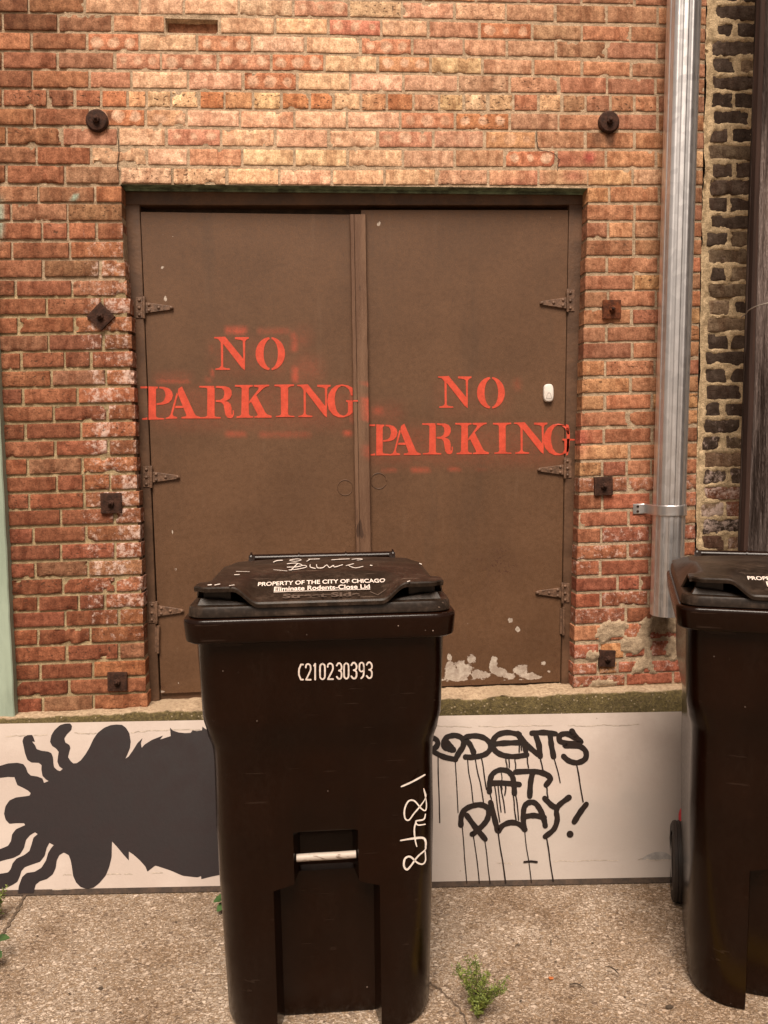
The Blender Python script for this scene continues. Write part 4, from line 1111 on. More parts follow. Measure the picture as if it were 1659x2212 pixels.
st_.add(vs, [(4*i + j, 4*(i+1) + j, 4*(i+1) + j + 1, 4*i + j + 1) for i in range(npth - 1) for j in range(3)])
so = st_.build('strap', M_GALV, smooth=50); sm_ = so.modifiers.new('thickness', 'SOLIDIFY'); sm_.thickness = 0.0025
fix(so, ds)
sc = MB()
for dz in (-.010, .010):
    c0 = Vector((cxs - RP_*1.075 - .032, -.008, cz.z + dz))
    sc.loft([[(c0.x + rr*math.cos(2*math.pi*k/8), c0.y - d, c0.z + rr*math.sin(2*math.pi*k/8)) for k in range(8)] for rr, d in ((.0055, -.002), (.0055, .002), (.003, .004))], False, True)
s2 = sc.build('screws', M_RUST, smooth=50); fix(s2, ds); mw = s2.matrix_parent_inverse.copy(); s2.parent = so; s2.matrix_parent_inverse = Matrix.Identity(4)
# ================================================================== POLE
py_ = -0.30; e0, e1 = W(3264, 0, py_), W(3196, 2393, py_)
lean = (e0.x - e1.x) / (e0.z - e1.z); PR = 0.15
bx = e1.x - lean * e1.z + PR * 1.08
pole = MB(); seg = 120; nr = 140; HP = 6.0; rings = []
for j in range(nr + 1):
    z = HP * (j / nr) ** 1.3 - 0.02; r = PR * (1 - 0.012 * z); cx = bx + lean * z
    rings.append([(cx + (r + .006*fbm(math.cos(a)*4, math.sin(a)*4, z*.7) + .004*fbm(math.cos(a)*14, math.sin(a)*14, z*1.5))*math.cos(a), py_ + (r + .006*fbm(math.cos(a)*4, math.sin(a)*4, z*.7) + .004*fbm(math.cos(a)*14, math.sin(a)*14, z*1.5))*math.sin(a), z) for a in [2*math.pi*k/seg for k in range(seg)]])
pole.loft(rings, False, True)
po = pole.build('utility_pole', M_POLE, smooth=180)
tag(po, 'weathered grey-brown wooden utility pole at the right edge behind the second bin', 'utility pole')
mo_ = MB(); an = math.radians(186); vs = []; n = 60
for j in range(n + 1):
    z = 4.6 * j / n; cx = bx + lean * z; r = PR * (1 - .012 * z) + .003
    for (da, dr) in ((-.10, -.012), (-.10, .008), (-.07, .014), (.07, .014), (.10, .008), (.10, -.012)):
        rr = r + dr + .0015 * fbm(z * 3, da * 9)
        vs.append((cx + rr*math.cos(an + da), py_ + rr*math.sin(an + da), z))
mo_.add(vs, [(j*6+i, j*6+i+1, (j+1)*6+i+1, (j+1)*6+i) for j in range(n) for i in range(5)])
mo_.build('wire_moulding', M_MOULD, po, smooth=40)
wr_ = MB(); wz = W(3250, 1312, py_ - PR).z; cxw = bx + lean * wz
wr_.tube([(cxw + (PR + .012 + .02*max(0, math.sin(4*(a - math.pi))))*math.cos(a), py_ + (PR + .012 + .022*max(0, math.sin(3*(a - math.pi*.95))))*math.sin(a), wz + .02*math.sin(a*1.5 + 1.2)) for a in [math.pi*.9 + math.pi*1.1*k/30 for k in range(31)]], 0.0022, 6)
wr_.build('wire_loop', M_WIRE, po, smooth=60)

# ================================================================== MINT TRIM BOARD
tb = MB(); YT = -0.035
ea, eb = W(4, 1900, YT), W(64, 3118, YT); ln = (ea.x - eb.x) / (ea.z - eb.z)
vs = []; n = 70
for j in range(n + 1):
    z = lerp(0.0, 2.75, j / n); x = eb.x + ln * (z - eb.z) + .0025 * fbm(z * 9, 2.2)
    for (dx, y) in ((0, .02), (0, YT + .004), (-.004, YT), (-.13, YT), (-.134, YT + .004), (-.134, .02)): vs.append((x + dx, y, z))
tb.add(vs, [(j*6+i, (j+1)*6+i, (j+1)*6+i+1, j*6+i+1) for j in range(n) for i in range(5)])
tb.add(vs[-6:], [(0, 1, 2, 3, 4, 5)])
tag(tb.build('trim_board', M_MINT, smooth=30), 'mint-green painted vertical trim board at the left edge of the wall', 'trim board')

# ================================================================== LEANING PANEL
B0 = Vector((-0.2, -0.415, 0.020)); BA = math.radians(-3.55)
bu = Vector((math.cos(BA), math.sin(BA), 0)); bn0 = Vector((math.sin(BA), -math.cos(BA), 0))   # along, and towards the viewer
LEANB = math.radians(27)
bw = Vector((0, 0, math.cos(LEANB))) - bn0 * math.sin(LEANB)                                 # up the board
bn = bn0 * math.cos(LEANB) + Vector((0, 0, math.sin(LEANB)))
def BP(x, y, lift=0.0): return on_plane(x, y, B0 + bn * lift, bn)
def to_uv(p): return (p - B0).dot(bu), (p - B0).dot(bw)
hgt = to_uv(BP(1500, 3100))[1]
ul, ur = to_uv(BP(-230, 3500))[0], to_uv(BP(3230, 3500))[0]
pan = empty('leaning_panel', B0, 0)
tag(pan, 'long white panel with black shape and graffiti leaning below the door', 'panel')
TH = 0.034
pm = MB(); vs = []; lo = []; NX, NZ = 120, 30
for j in range(NZ + 1):
    for i in range(NX + 1):
        u, v = lerp(ul, ur, i/NX), hgt * j/NZ
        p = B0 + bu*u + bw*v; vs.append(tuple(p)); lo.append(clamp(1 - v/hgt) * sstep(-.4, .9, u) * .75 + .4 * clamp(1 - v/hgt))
pm.add(vs, [(j*(NX+1)+i, j*(NX+1)+i+1, (j+1)*(NX+1)+i+1, (j+1)*(NX+1)+i) for j in range(NZ) for i in range(NX)])
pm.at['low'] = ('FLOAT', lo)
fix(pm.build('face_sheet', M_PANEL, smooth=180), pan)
cm = MB()
def bpt(u, v, d): return tuple(B0 + bu*u + bw*v - bn*d)
cm.add([bpt(ul, -.018, .0006), bpt(ur, -.018, .0006), bpt(ur, hgt, .0006), bpt(ul, hgt, .0006), bpt(ul, -.018, TH), bpt(ur, -.018, TH), bpt(ur, hgt, TH), bpt(ul, hgt, TH)],
       [(0,1,2,3), (0,4,5,1), (1,5,6,2), (2,6,7,3), (3,7,4,0), (4,7,6,5)])
fix(cm.build('core', M_EDGE), pan)
def decals(name, mat, shapes, fn, lift):
    for i, sh_ in enumerate(shapes): decal(name, mat, [sh_], fn, lift + 0.00002 * i)
def decal(name, mat, shapes, fn, lift=0.0012, step=0.00012):
    m = MB()
    for i, (vs, fs) in enumerate(shapes):
        m.add([BP(*fn(x, y), lift + step * i) for x, y in vs], fs)
    o = m.build(name, mat); return fix(o, pan)
R4 = lambda x, y: (.576 * x, 3092.4 + .576 * y)
R5 = lambda x, y: (1831.5 + .72 * x, 3092.4 + .72 * y)
SIL = [(-40,385),(0,375),(60,357),(130,352),(175,362),(195,390),(207,425),(230,448),(280,455),(318,470),(330,503),(365,489),(345,478),(318,450),(310,400),(312,370),(290,352),(235,350),(205,330),(187,280),(178,235),(168,190),(178,160),(205,145),(240,143),(252,165),(262,195),(240,192),(262,220),(275,250),(310,262),(360,268),(385,280),(397,310),(400,350),(405,385),(430,408),(450,415),(470,398),(445,380),(430,345),(435,300),(440,270),(420,245),(390,225),(375,195),(385,145),(410,105),(450,70),(490,58),(525,57),(540,75),(535,105),(500,140),(482,170),(490,200),(520,218),(528,240),(518,275),(510,310),(530,340),(550,357),(575,355),(605,335),(640,290),(670,240),(700,175),(730,130),(780,90),(830,70),(875,65),(915,68),(945,90),(970,130),(980,190),(975,240),(955,290),(940,322),(965,305),(1000,255),(1030,205),(1068,168),(1056,205),(1062,240),(1085,215),(1140,180),(1222,148),(1200,178),(1240,165),(1280,152),(1275,88),(1295,110),(1340,125),(1390,130),(1430,128),(1445,108),(1475,115),(1515,108),(1518,80),(1535,95),(1580,120),(1700,130),(1850,200),(1930,400),(1950,600),(1920,900),(1800,1120),(1700,1190),(1640,1195),(1590,1205),(1510,1225),(1508,1202),(1480,1212),(1370,1200),(1280,1160),(1165,1122),(1130,1150),(1105,1168),(1090,1130),(1050,1085),(1000,1040),(966,1018),(966,1085),(925,1040),(880,985),(840,942),(838,1000),(837,1060),(820,1130),(795,1195),(745,1255),(700,1290),(650,1298),(605,1285),(570,1250),(548,1200),(540,1140),(530,1085),(515,1045),(478,1025),(445,1045),(425,1085),(418,1140),(395,1190),(350,1225),(300,1240),(268,1265),(250,1330),(135,1332),(140,1280),(165,1210),(200,1178),(260,1170),(310,1140),(345,1085),(360,1030),(385,990),(403,970),(370,953),(350,990),(335,1050),(300,1095),(240,1115),(185,1135),(160,1165),(150,1200),(130,1245),(90,1270),(30,1298),(-40,1300),(-40,1190),(0,1185),(60,1175),(80,1150),(95,1105),(125,1070),(180,1045),(220,1015),(238,960),(250,915),(282,887),(262,873),(225,895),(195,930),(180,990),(150,1040),(100,1066),(40,1080),(0,1092),(-40,1095),(-40,1000),(0,1000),(60,975),(82,940),(90,890),(120,850),(188,820),(180,805),(120,805),(70,810),(42,780),(30,735),(40,680),(70,635),(120,612),(180,605),(222,598),(230,580),(210,560),(170,538),(130,520),(118,490),(108,460),(60,458),(0,465),(-40,470)]
sil = [(x, y) for x, y in SIL]
# the arms run on past the picture edge to blunt ends
ext = []
for (x, y) in sil: ext.append((x if x > -30 else -70, y))
def soften(P):                                    # round the gentle corners, keep the sharp cuts
    out = []; n = len(P)
    for i, p in enumerate(P):
        a, c = Vector(P[i-1]), Vector(P[(i+1) % n]); p = Vector(p)
        d1, d2 = (p - a), (c - p)
        if d1.angle(d2, 0) < 1.15:
            out += [tuple(p - d1 * .25), tuple(p * .8 + (p - d1*.25 + p + d2*.25) * .1), tuple(p + d2 * .25)]
        else: out.append(tuple(p))
    return out
vs, fs = fill2d([[(x, -y) for x, y in soften(ext)]])
decal('painted_silhouette', M_BLACKSHAPE, [([(x, -y) for x, y in vs], fs)], R4)
SW = 33
ST = [[(20,150),(60,135),(82,155),(78,180),(50,205),(30,212)],[(40,205),(80,228),(130,250),(190,262)],
 [(168,205),(150,200),(124,190),(120,160),(140,128),(190,118),(232,138),(236,180),(210,222),(188,262)],[(140,160),(165,190),(178,205)],
 [(298,218),(275,170),(245,135),(300,120),(360,132),(396,165),(398,200),(365,232),(300,248),(250,247)],
 [(420,170),(480,164),(590,160)],[(572,112),(500,100),(440,117),(410,165),(430,212),(480,238),(550,244),(618,234)],
 [(563,106),(600,170),(612,215)],[(570,120),(640,195),(695,238)],[(698,243),(690,175),(668,110)],[(648,104),(720,100),(790,108)],[(758,112),(764,170),(778,245)],
 [(905,132),(860,108),(818,116),(814,148),(850,163),(940,164),(915,130),(888,92)],[(846,172),(852,180),(930,182),(970,212),(968,258),(920,281),(870,270),(838,243)],
 [(393,455),(395,400),(410,352),(450,326),(500,330),(530,362),(540,410),(543,465)],[(402,405),(470,403),(572,412)],
 [(550,337),(620,333),(690,337),(742,356),(758,380),(733,415)],[(652,342),(640,400),(635,482)],
 [(222,655),(225,600),(250,560),(300,538),(350,535),(385,560),(384,610),(358,652),(300,705),(290,710)],[(258,598),(310,670),(368,740)],
 [(400,520),(415,580),(435,660),(446,692),(470,660),(520,640),(570,650),(606,682)],[(602,680),(596,610),(602,550),(626,522),(665,522),(697,562),(720,620),(728,660)],[(605,605),(660,598),(722,610)],
 [(725,495),(768,538),(800,552)],[(870,490),(812,535),(795,572),(800,622),(780,680),(727,725)],[(975,530),(940,575),(902,636)]]
DR = [(85,245,95,640),(188,270,205,580),(262,260,295,520),(308,255,358,520),(345,250,375,440),(492,250,500,320),(510,250,512,310),(548,250,550,315),(620,240,628,310),(698,250,715,335),(780,250,818,400),(915,285,955,515),(465,345,470,440),(400,460,403,520),(425,420,455,635),(445,420,463,575),(460,420,487,580),(490,420,485,475),(535,470,553,625),(550,470,568,625),(735,420,745,490),(230,660,258,1003),(297,720,333,1003),(365,745,397,1003),(445,695,490,1000),(605,690,645,998),(735,725,776,990),(575,115,572,215),(588,150,586,205)]
sh = [stroke2d(s, SW) for s in ST] + [disc2d((877, 710), 21)]
random.seed(3)
for (x0, y0, x1, y1) in DR:
    mid = [(lerp(x0, x1, t) + random.uniform(-3, 3), lerp(y0, y1, t)) for t in (.3, .6)]
    sh.append(stroke2d([(x0, y0)] + mid + [(x1, y1)], random.uniform(6, 9), 6))
sh.append(stroke2d([(602, 877), (640, 873), (678, 877)], 12))
decal('graffiti_lettering', M_MARKER, sh, R5, 0.0016, 0.00006)
cre = []
for pts in ([(80,62),(140,64),(200,62),(285,68)],[(330,62),(450,66),(600,60),(770,58)],[(865,57),(920,60),(980,64),(1080,54),(1150,60),(1200,58),(1290,50)],[(780,873),(840,870),(900,874)],[(920,872),(1000,868),(1165,868)],[(1335,863),(1400,866),(1495,860)],[(1285,866),(1310,856)],[(440,884),(520,882)]):
    d = []
    for i in range(len(pts) - 1):
        for k in range(6):
            t = k / 6; d.append((lerp(pts[i][0], pts[i+1][0], t), lerp(pts[i][1], pts[i+1][1], t) + random.uniform(-3, 3)))
    d.append(pts[-1]); cre.append(stroke2d(d, 5, 1))
for (x, y, r) in ((78, 898, 4), (218, 930, 4), (523, 890, 4), (1037, 15, 4)): cre.append(disc2d((x, y), r, 8))
decals('scuff_mark', M_CREASE, cre, R5, 0.0010)
cre = []
for pts in ([(45,152),(200,150),(350,142)],[(560,128),(640,135),(720,130)],[(985,125),(1130,112),(1270,108),(1500,104)],[(475,1193),(535,1193)],[(800,1188),(905,1188)],[(935,1186),(990,1190)],[(1140,1178),(1218,1178)],[(395,1305),(560,1296)]):
    d = []
    for i in range(len(pts) - 1):
        for k in range(6):
            t = k / 6; d.append((lerp(pts[i][0], pts[i+1][0], t), lerp(pts[i][1], pts[i+1][1], t) + random.uniform(-4, 4)))
    d.append(pts[-1]); cre.append(stroke2d(d, 8, 1))
decals('scuff_mark', M_CREASE, cre, R4, 0.0008)
M_SMUDGE = mat_simple('grey_smudge', (0.22, 0.195, 0.18), 0.7, var=0.2, scale=40)
decal('smudge', M_SMUDGE, [([(1300,862),(1330,840),(1370,822),(1410,815),(1450,820),(1490,845),(1500,864)], [(6,5,4,3,2,1,0)])], R5, 0.0008)
decal('red_paint_mark', M_REDMARK, [([(1528,635),(1528,590),(1533,570),(1543,553),(1570,543),(1610,540),(1650,560),(1660,625)], [(7,6,5,4,3,2,1,0)])], R5)

# ================================================================== WHEELED BINS
def rrect(w_, f, b_, r, z, cw=0.126, cd_=0.0):
    """plan outline from front centre, anticlockwise seen from above; the front carries a channel of half-width cw"""
    P = []
    e = 0.013
    for x in (0, cw * .5): P.append((x, f + cd_, z))
    P += [(cw, f + cd_, z), (cw + e, f, z), (cw + .5 * (w_ - r - cw), f, z)]
    def arcp(cx, cy_, a0, a1, n=9):
        return [(cx + r*math.cos(math.radians(lerp(a0, a1, k/n))), cy_ + r*math.sin(math.radians(lerp(a0, a1, k/n))), z) for k in range(n + 1)]
    P += arcp(w_ - r, f + r, -90, 0)
    P += [(w_, lerp(f + r, b_ - r, t), z) for t in (.33, .66)]
    P += arcp(w_ - r, b_ - r, 0, 90)
    P += [(x, b_, z) for x in (w_*.4, 0, -w_*.4)]
    P += arcp(-w_ + r, b_ - r, 90, 180)
    P += [(-w_, lerp(f + r, b_ - r, t), z) for t in (.66, .33)]
    P += arcp(-w_ + r, f + r, 180, 270)
    P += [(-cw - .5 * (w_ - r - cw), f, z), (-cw - e, f, z), (-cw, f + cd_, z), (-cw * .5, f + cd_, z)]
    return P
RIM_Z = 1.160
#       z     w     f     b     r    cw    cd
SEC = [(0.000,0.2645,.112,.585,.105,.126,.072),(0.006,0.2751,.105,.592,.110,.126,.075),(0.030,0.2820,.101,.600,.112,.126,.075),(0.22,0.2857,.090,.612,.105,.126,.072),
       (0.425,0.2894,.078,.625,.095,.126,.066),(0.440,0.2899,.077,.626,.094,.074,.066),(0.445,0.2899,.077,.626,.094,.071,.088),(0.575,0.2915,.070,.634,.088,.071,.088),(0.584,0.2915,.069,.634,.088,.071,.004),
       (0.590,0.2915,.069,.634,.088,.071,.0),(0.760,0.2886,.061,.642,.080,.12,.0),(0.795,0.2902,.059,.644,.078,.16,.0),(0.815,0.2933,.056,.646,.076,.17,.0),(0.838,0.3000,.050,.650,.072,.17,.0),(0.862,0.3026,.043,.655,.07,.17,.0),
       (0.882,0.3067,.038,.658,.068,.17,.0),(0.905,0.3082,.036,.660,.066,.17,.0),(1.00,0.3103,.030,.665,.062,.17,.0),(1.096,0.3128,.026,.668,.058,.17,.0)]
RIMS = [(1.098,0.3139,.025,.669,.058),(1.1005,0.3318,.008,.686,.055),(1.104,0.3354,.0045,.690,.055),(1.110,0.3364,.0035,.691,.055),(1.150,0.3395,.0008,.694,.055),(1.157,0.3384,.0018,.693,.055),(1.1605,0.3354,.0048,.690,.053),(1.162,0.3308,.009,.686,.051),(1.162,0.3195,.020,.675,.045)]
def front_y(z):
    for (a_, b_) in zip(SEC[:-1], SEC[1:]):
        if a_[0] <= z <= b_[0]: return lerp(a_[2], b_[2], (z - a_[0]) / (b_[0] - a_[0]))
    return SEC[-1][2]
LFW, LBK = .313, .672
def lid_z(x, y):
    """upper surface of the lid: crowned plateau, front tongue dipping to the lip between two corner grips"""
    ax = abs(x)
    s = sstep(.150, .214, ax)
    zf = lerp(1.2005, 1.2395, s)
    t = clamp(y / .165); t = t * t * (3 - 2 * t) * .35 + t * .65
    top = 1.240 + .011 * (1 - (x / .3) ** 2) - .034 * sstep(.26, .62, y)
    z = lerp(zf, top, t)
    side = sstep(.270, .322, ax) * sstep(.085, .15, y)
    z = lerp(z, 1.194, side)
    # long shallow crease in front of the plateau
    z -= .002 * math.exp(-((y - .19) / .012) ** 2) * (ax < .24)
    return z
def make_bin(loc, rz, label, scrawls):
    root = empty('wheeled_bin', loc, rz)
    tag(root, label, 'wheeled bin', 'black wheeled bins in front of the wall')
    b = MB(); rings = [rrect(*(s[1:5]), s[0], s[5], s[6]) for s in SEC] + [rrect(s[1], s[2], s[3], s[4], s[0], .17, 0) for s in RIMS]
    b.loft(rings, True, True)
    body = b.build('body', M_BODY, root, smooth=38)
    # lid: flange, inner core, sheet
    fl = MB()
    fl.loft([rrect(w_, f, b_, r, z, .17, 0) for (z, w_, f, b_, r) in ((1.1625,0.3249,.0125,.682,.052),(1.166,0.3279,.0095,.685,.053),(1.184,0.3259,.0115,.683,.052),(1.190,0.3228,.0145,.680,.05),(1.193,0.3162,.021,.674,.046))], True, True)
    for s in (-1, 1):
        xa_, xb_ = sorted((s*.222, s*.288)); fl.box(xa_, xb_, .052, .20, 1.1932, 1.2265)
    nxl, nyl = 84, 52; vs = []
    ysl = [.0, .004] + [lerp(.012, LBK, i / (nyl - 2)) for i in range(nyl - 1)]
    for y in ysl:
        hwid = lerp(.3085, .322, sstep(.09, .15, y))
        for i in range(nxl + 1):
            x = lerp(-hwid, hwid, i / nxl); ax = abs(x)
            yy = y + .010 * sstep(.16, .22, ax) * (1 - sstep(0, .1, y))
            cr = sstep(.268, .3055, ax) * (1 - sstep(0, .05, y)); yy += .022 * cr * cr      # rounded grip corner
            z = lid_z(x, y)
            if y == 0: z -= .0035
            if i in (0, nxl): z -= .002
            vs.append((x, yy + .003, z))
    o = fl.add(vs, [(j*(nxl+1)+i, j*(nxl+1)+i+1, (j+1)*(nxl+1)+i+1, (j+1)*(nxl+1)+i) for j in range(len(ysl) - 1) for i in range(nxl)])
    ring = [i for i in range(nxl + 1)] + [j*(nxl+1) + nxl for j in range(1, len(ysl))] + [(len(ysl)-1)*(nxl+1)+i for i in range(nxl - 1, -1, -1)] + [j*(nxl+1) for j in range(len(ysl) - 2, 0, -1)]
    o2 = len(fl.v); fl.add([(vs[q][0] * .995, vs[q][1] + .001, max(1.186, vs[q][2] - .009)) for q in ring], [])
    o3 = len(fl.v); fl.add([(vs[q][0] * .95, lerp(vs[q][1], .33, .05), max(1.1865, vs[q][2] - .009)) for q in ring], [])
    n = len(ring)
    for k in range(n):
        k2 = (k + 1) % n
        fl.f.append((o + ring[k], o2 + k, o2 + k2, o + ring[k2])); fl.mi.append(0)
        fl.f.append((o2 + k, o3 + k, o3 + k2, o2 + k2)); fl.mi.append(0)
    # small gusset under each grip
    for s in (-1, 1):
        P = [(s*.30, .03, 1.1935), (s*.165, .024, 1.1935), (s*.24, .055, 1.1935), (s*.30, .06, 1.1935), (s*.292, .036, 1.209), (s*.185, .034, 1.1955), (s*.25, .052, 1.207), (s*.292, .056, 1.209)]
        F = [(0,1,5,4), (1,2,6,5), (2,3,7,6), (3,0,4,7), (4,5,6,7)]
        fl.add(P, F if s < 0 else [f[::-1] for f in F])
    lid = fl.build('lid', M_LID, root, smooth=32)
    # handle bar behind the lid
    hb = MB(); prof = []
    xs_ = [-.243, -.240, -.2355, -.235, -.0815, -.081, -.077, -.0765, .0765, .077, .081, .0815, .235, .2355, .240, .243]
    rs_ = [.016, .0225, .0225, .0152, .0152, .0185, .0185, .0152, .0152, .0185, .0185, .0152, .0152, .0225, .0225, .016]
    hb.tube([(x, .735, 1.208) for x in xs_], rs_, 20)
    for s in (-1, 1):
        P = []
        for (y, z) in ((.655, 1.10), (.655, 1.158), (.72, 1.222), (.748, 1.212), (.742, 1.195), (.70, 1.13)):
            P += [(s*.225, y, z), (s*.245, y, z)]
        F = [(2*i, 2*i+1, 2*((i+1) % 6)+1, 2*((i+1) % 6)) for i in range(6)] + [tuple(2*i for i in range(6)), tuple(2*i+1 for i in range(5, -1, -1))]
        hb.add(P, F)
    hb.build('handle', M_BODY, root, smooth=35)
    # lift bar in its pocket
    lb = MB(); lb.tube([(-.078, front_y(.5) + .022, .502), (-.03, front_y(.5) + .022, .503), (.03, front_y(.5) + .022, .503), (.078, front_y(.5) + .022, .504)], .0098, 16)
    lb.build('lift_bar', M_BAR, root, smooth=50)
    ax_ = MB(); ax_.tube([(-.30, .635, .135), (.30, .635, .135)], .011, 12); ax_.build('axle', M_BAR, root, smooth=50)
    for s in (-1, 1):
        wh = empty('wheel', (s*.286, .635, .135)); wh.parent = root
        t = MB(); R_ = .135
        def ringw(prof_): return [[(x, r*math.cos(2*math.pi*k/40), r*math.sin(2*math.pi*k/40)) for k in range(40)] for x, r in prof_]
        t.loft(ringw([(-.024, .098), (-.026, .120), (-.020, .131), (-.010, .1348), (-.008, .1325), (-.004, .1325), (-.002, .135), (.002, .135), (.004, .1325), (.008, .1325), (.010, .1348), (.020, .131), (.026, .120), (.024, .098)]), False, False)
        t.build('tyre', M_RUBBER, wh, smooth=40)
        rm = MB()
        rm.loft(ringw([(-.018, .020), (-.018, .030), (-.008, .036), (-.008, .085), (-.020, .092), (-.020, .099), (.020, .099), (.020, .092), (.008, .085), (.008, .036), (.018, .030), (.018, .020)]), True, True)
        for k in range(6):
            a = math.pi * k / 3; c0 = Vector((0, .06*math.cos(a), .06*math.sin(a))); tdir = Vector((0, -math.sin(a), math.cos(a))); rdir = Vector((0, math.cos(a), math.sin(a)))
            P = [c0 + rdir*dr + tdir*dt + Vector((dx, 0, 0)) for dx in (-.016, .016) for dr, dt in ((-.028, -.006), (.028, -.006), (.028, .006), (-.028, .006))]
            rm.add(P, [(0,1,2,3), (7,6,5,4), (0,4,5,1), (1,5,6,2), (2,6,7,3), (3,7,4,0)])
        rm.build('rim', M_RIM, wh, smooth=35)
    # stamped wording on the lid
    def lid_text(s, x0, x1, y0, y1, mat, name, bold=0.0, slope=0.0, under=False, lift=.0024):
        vs, fs = text2d(s, bold); m = MB()
        P = []
        for (u, v) in vs:
            x = lerp(x0, x1, u); y = lerp(y0, y1, v) + slope * (x - x0) ; P.append((x, y + .003, lid_z(x, y) + lift))
        m.add(P, fs)
        if under:
            P = []; nn = 30
            for k in range(nn + 1):
                x = lerp(x0, x1, k / nn)
                for y in (y0 - .0045, y0 - .0020):
                    yy = y + slope * (x - x0); P.append((x, yy + .003, lid_z(x, yy) + lift))
            m.add(P, [(2*k, 2*k+2, 2*k+3, 2*k+1) for k in range(nn)])
        return m.build(name, mat, lid)
    lid_text('PROPERTY OF THE CITY OF CHICAGO', -.158, .166, .083, .103, M_LETTER, 'stamped_lettering', .022, .005)
    lid_text('Eliminate Rodents-Close Lid', -.116, .125, .0545, .0765, M_LETTER, 'stamped_lettering', .022, .005, True)
    lid_text('Street Side', -.092, .098, .012, .036, M_EMBOSS, 'embossed_lettering', .03, .004, lift=.0045)
    m = MB(); vs, fs = stroke2d([(.125, .040), (.142, .022), (.162, .042)], .004, 1); m.add([(x, y + .003, lid_z(x, y) + .002) for x, y in vs], fs); m.build('embossed_arrow', M_EMBOSS, lid)
    return root, body, lid
L1 = W(1385, 2660, -1.222)
bin1, body1, lid1 = make_bin((L1.x, -1.222, 0), 0.0, 'black wheeled bin with white number and scrawl standing before the door', True)

def lid_hit(qx, qy):
    d = sight(qx, qy); t = 1.6
    while t < 4:
        p = CC + d * t; l = p - bin1.location
        if -.05 < l.y < .68 and l.z <= lid_z(l.x, l.y - .003): return l
        t += .0015
    return None
def body_hit(qx, qy):
    y = .06
    for _ in range(8):
        p = W(qx, qy, -1.222 + y); y = front_y(p.z)
    l = W(qx, qy, -1.222 + y - .0012) - bin1.location
    return l
R2 = lambda x, y: (796.3 + .7517 * x, 2760.6 + .7517 * y)
R1 = lambda x, y: (580 * 1.3272 + .7361 * x, 1760 * 1.3272 + .7361 * y)
# serial number: condensed stamped figures, drawn as strokes
SER = MB()
DIG = {'2': [[(0,.22),(.1,.06),(.5,0),(.9,.08),(1,.25),(.9,.45),(.05,1)],[(.05,1),(1,1)]], '1': [[(.25,.12),(.6,0)],[(.6,0),(.6,1)]],
       '0': [[(.5,0),(.92,.1),(1,.3),(1,.7),(.92,.9),(.5,1),(.08,.9),(0,.7),(0,.3),(.08,.1),(.5,0)]],
       '3': [[(0,.15),(.3,.01),(.7,.02),(1,.2),(.9,.4),(.45,.47)],[(.45,.47),(.9,.55),(1,.75),(.85,.95),(.4,1),(0,.86)]],
       '9': [[(1,.3),(.9,.08),(.5,0),(.1,.08),(0,.3),(.1,.5),(.5,.57),(.95,.48),(1,.3),(1,.55),(.85,.85),(.4,1)]],
       'C': [[(1,.02),(.55,.02)],[(.55,.02),(.15,.3)],[(.15,.3),(.1,.5)],[(.1,.5),(.15,.7),(.55,.98)],[(.55,.98),(1,.98)]]}
xcur = 652; cells = [('C',652,686),('2',694,730),('1',736,764),('0',776,812),('2',820,858),('3',872,908),('0',914,948),('3',956,994),('9',1002,1036),('3',1044,1082)]
cnt = 0
for chx, x0, x1 in cells:
    yo = lerp(145, 133, (x0 - 652) / 430.0); yb = yo + 90
    for pts in DIG[chx]:
        q = [(lerp(x0 + 4, x1 - 4, a_), lerp(yo, yb, b_)) for a_, b_ in pts]
        vs, fs = stroke2d(q, 9, 5 if len(q) > 2 else 1)
        P = [body_hit(*R2(x, y)) for x, y in vs]; cnt += 1
        SER.add([(p.x, p.y - .00004 * cnt, p.z) for p in P], fs)
SER.build('serial_number', M_LETTER, body1)
CH = MB(); cnt = 0
for pts, wd in (([(1247,848),(1310,820),(1382,780)], 11), ([(1376,860),(1388,905),(1362,952),(1320,1002),(1290,1040),(1268,1028),(1266,978),(1288,932),(1322,930),(1360,972),(1386,984),(1391,940),(1377,868)], 9), ([(1386,1006),(1375,1036),(1332,1046),(1342,1068),(1384,1064)], 9), ([(1332,1046),(1322,1090),(1326,1150),(1336,1192)], 9), ([(1243,1157),(1310,1146),(1370,1142),(1387,1165),(1386,1200)], 13),
                ([(1386,1180),(1384,1210),(1340,1250),(1300,1305),(1278,1324),(1262,1302),(1268,1262),(1298,1250),(1340,1285),(1370,1292),(1386,1270),(1384,1220)], 11)):
    vs, fs = stroke2d(pts, wd, 6, True); cnt += 1
    P = [body_hit(*R2(x, y)) for x, y in vs]; CH.add([(p.x, p.y - .0005 - .0001 * cnt, p.z) for p in P], fs)
CH.build('chalk_scrawl', M_CHALK, body1)
LS = [MB(), MB()]; cnt = 0; nst = 0
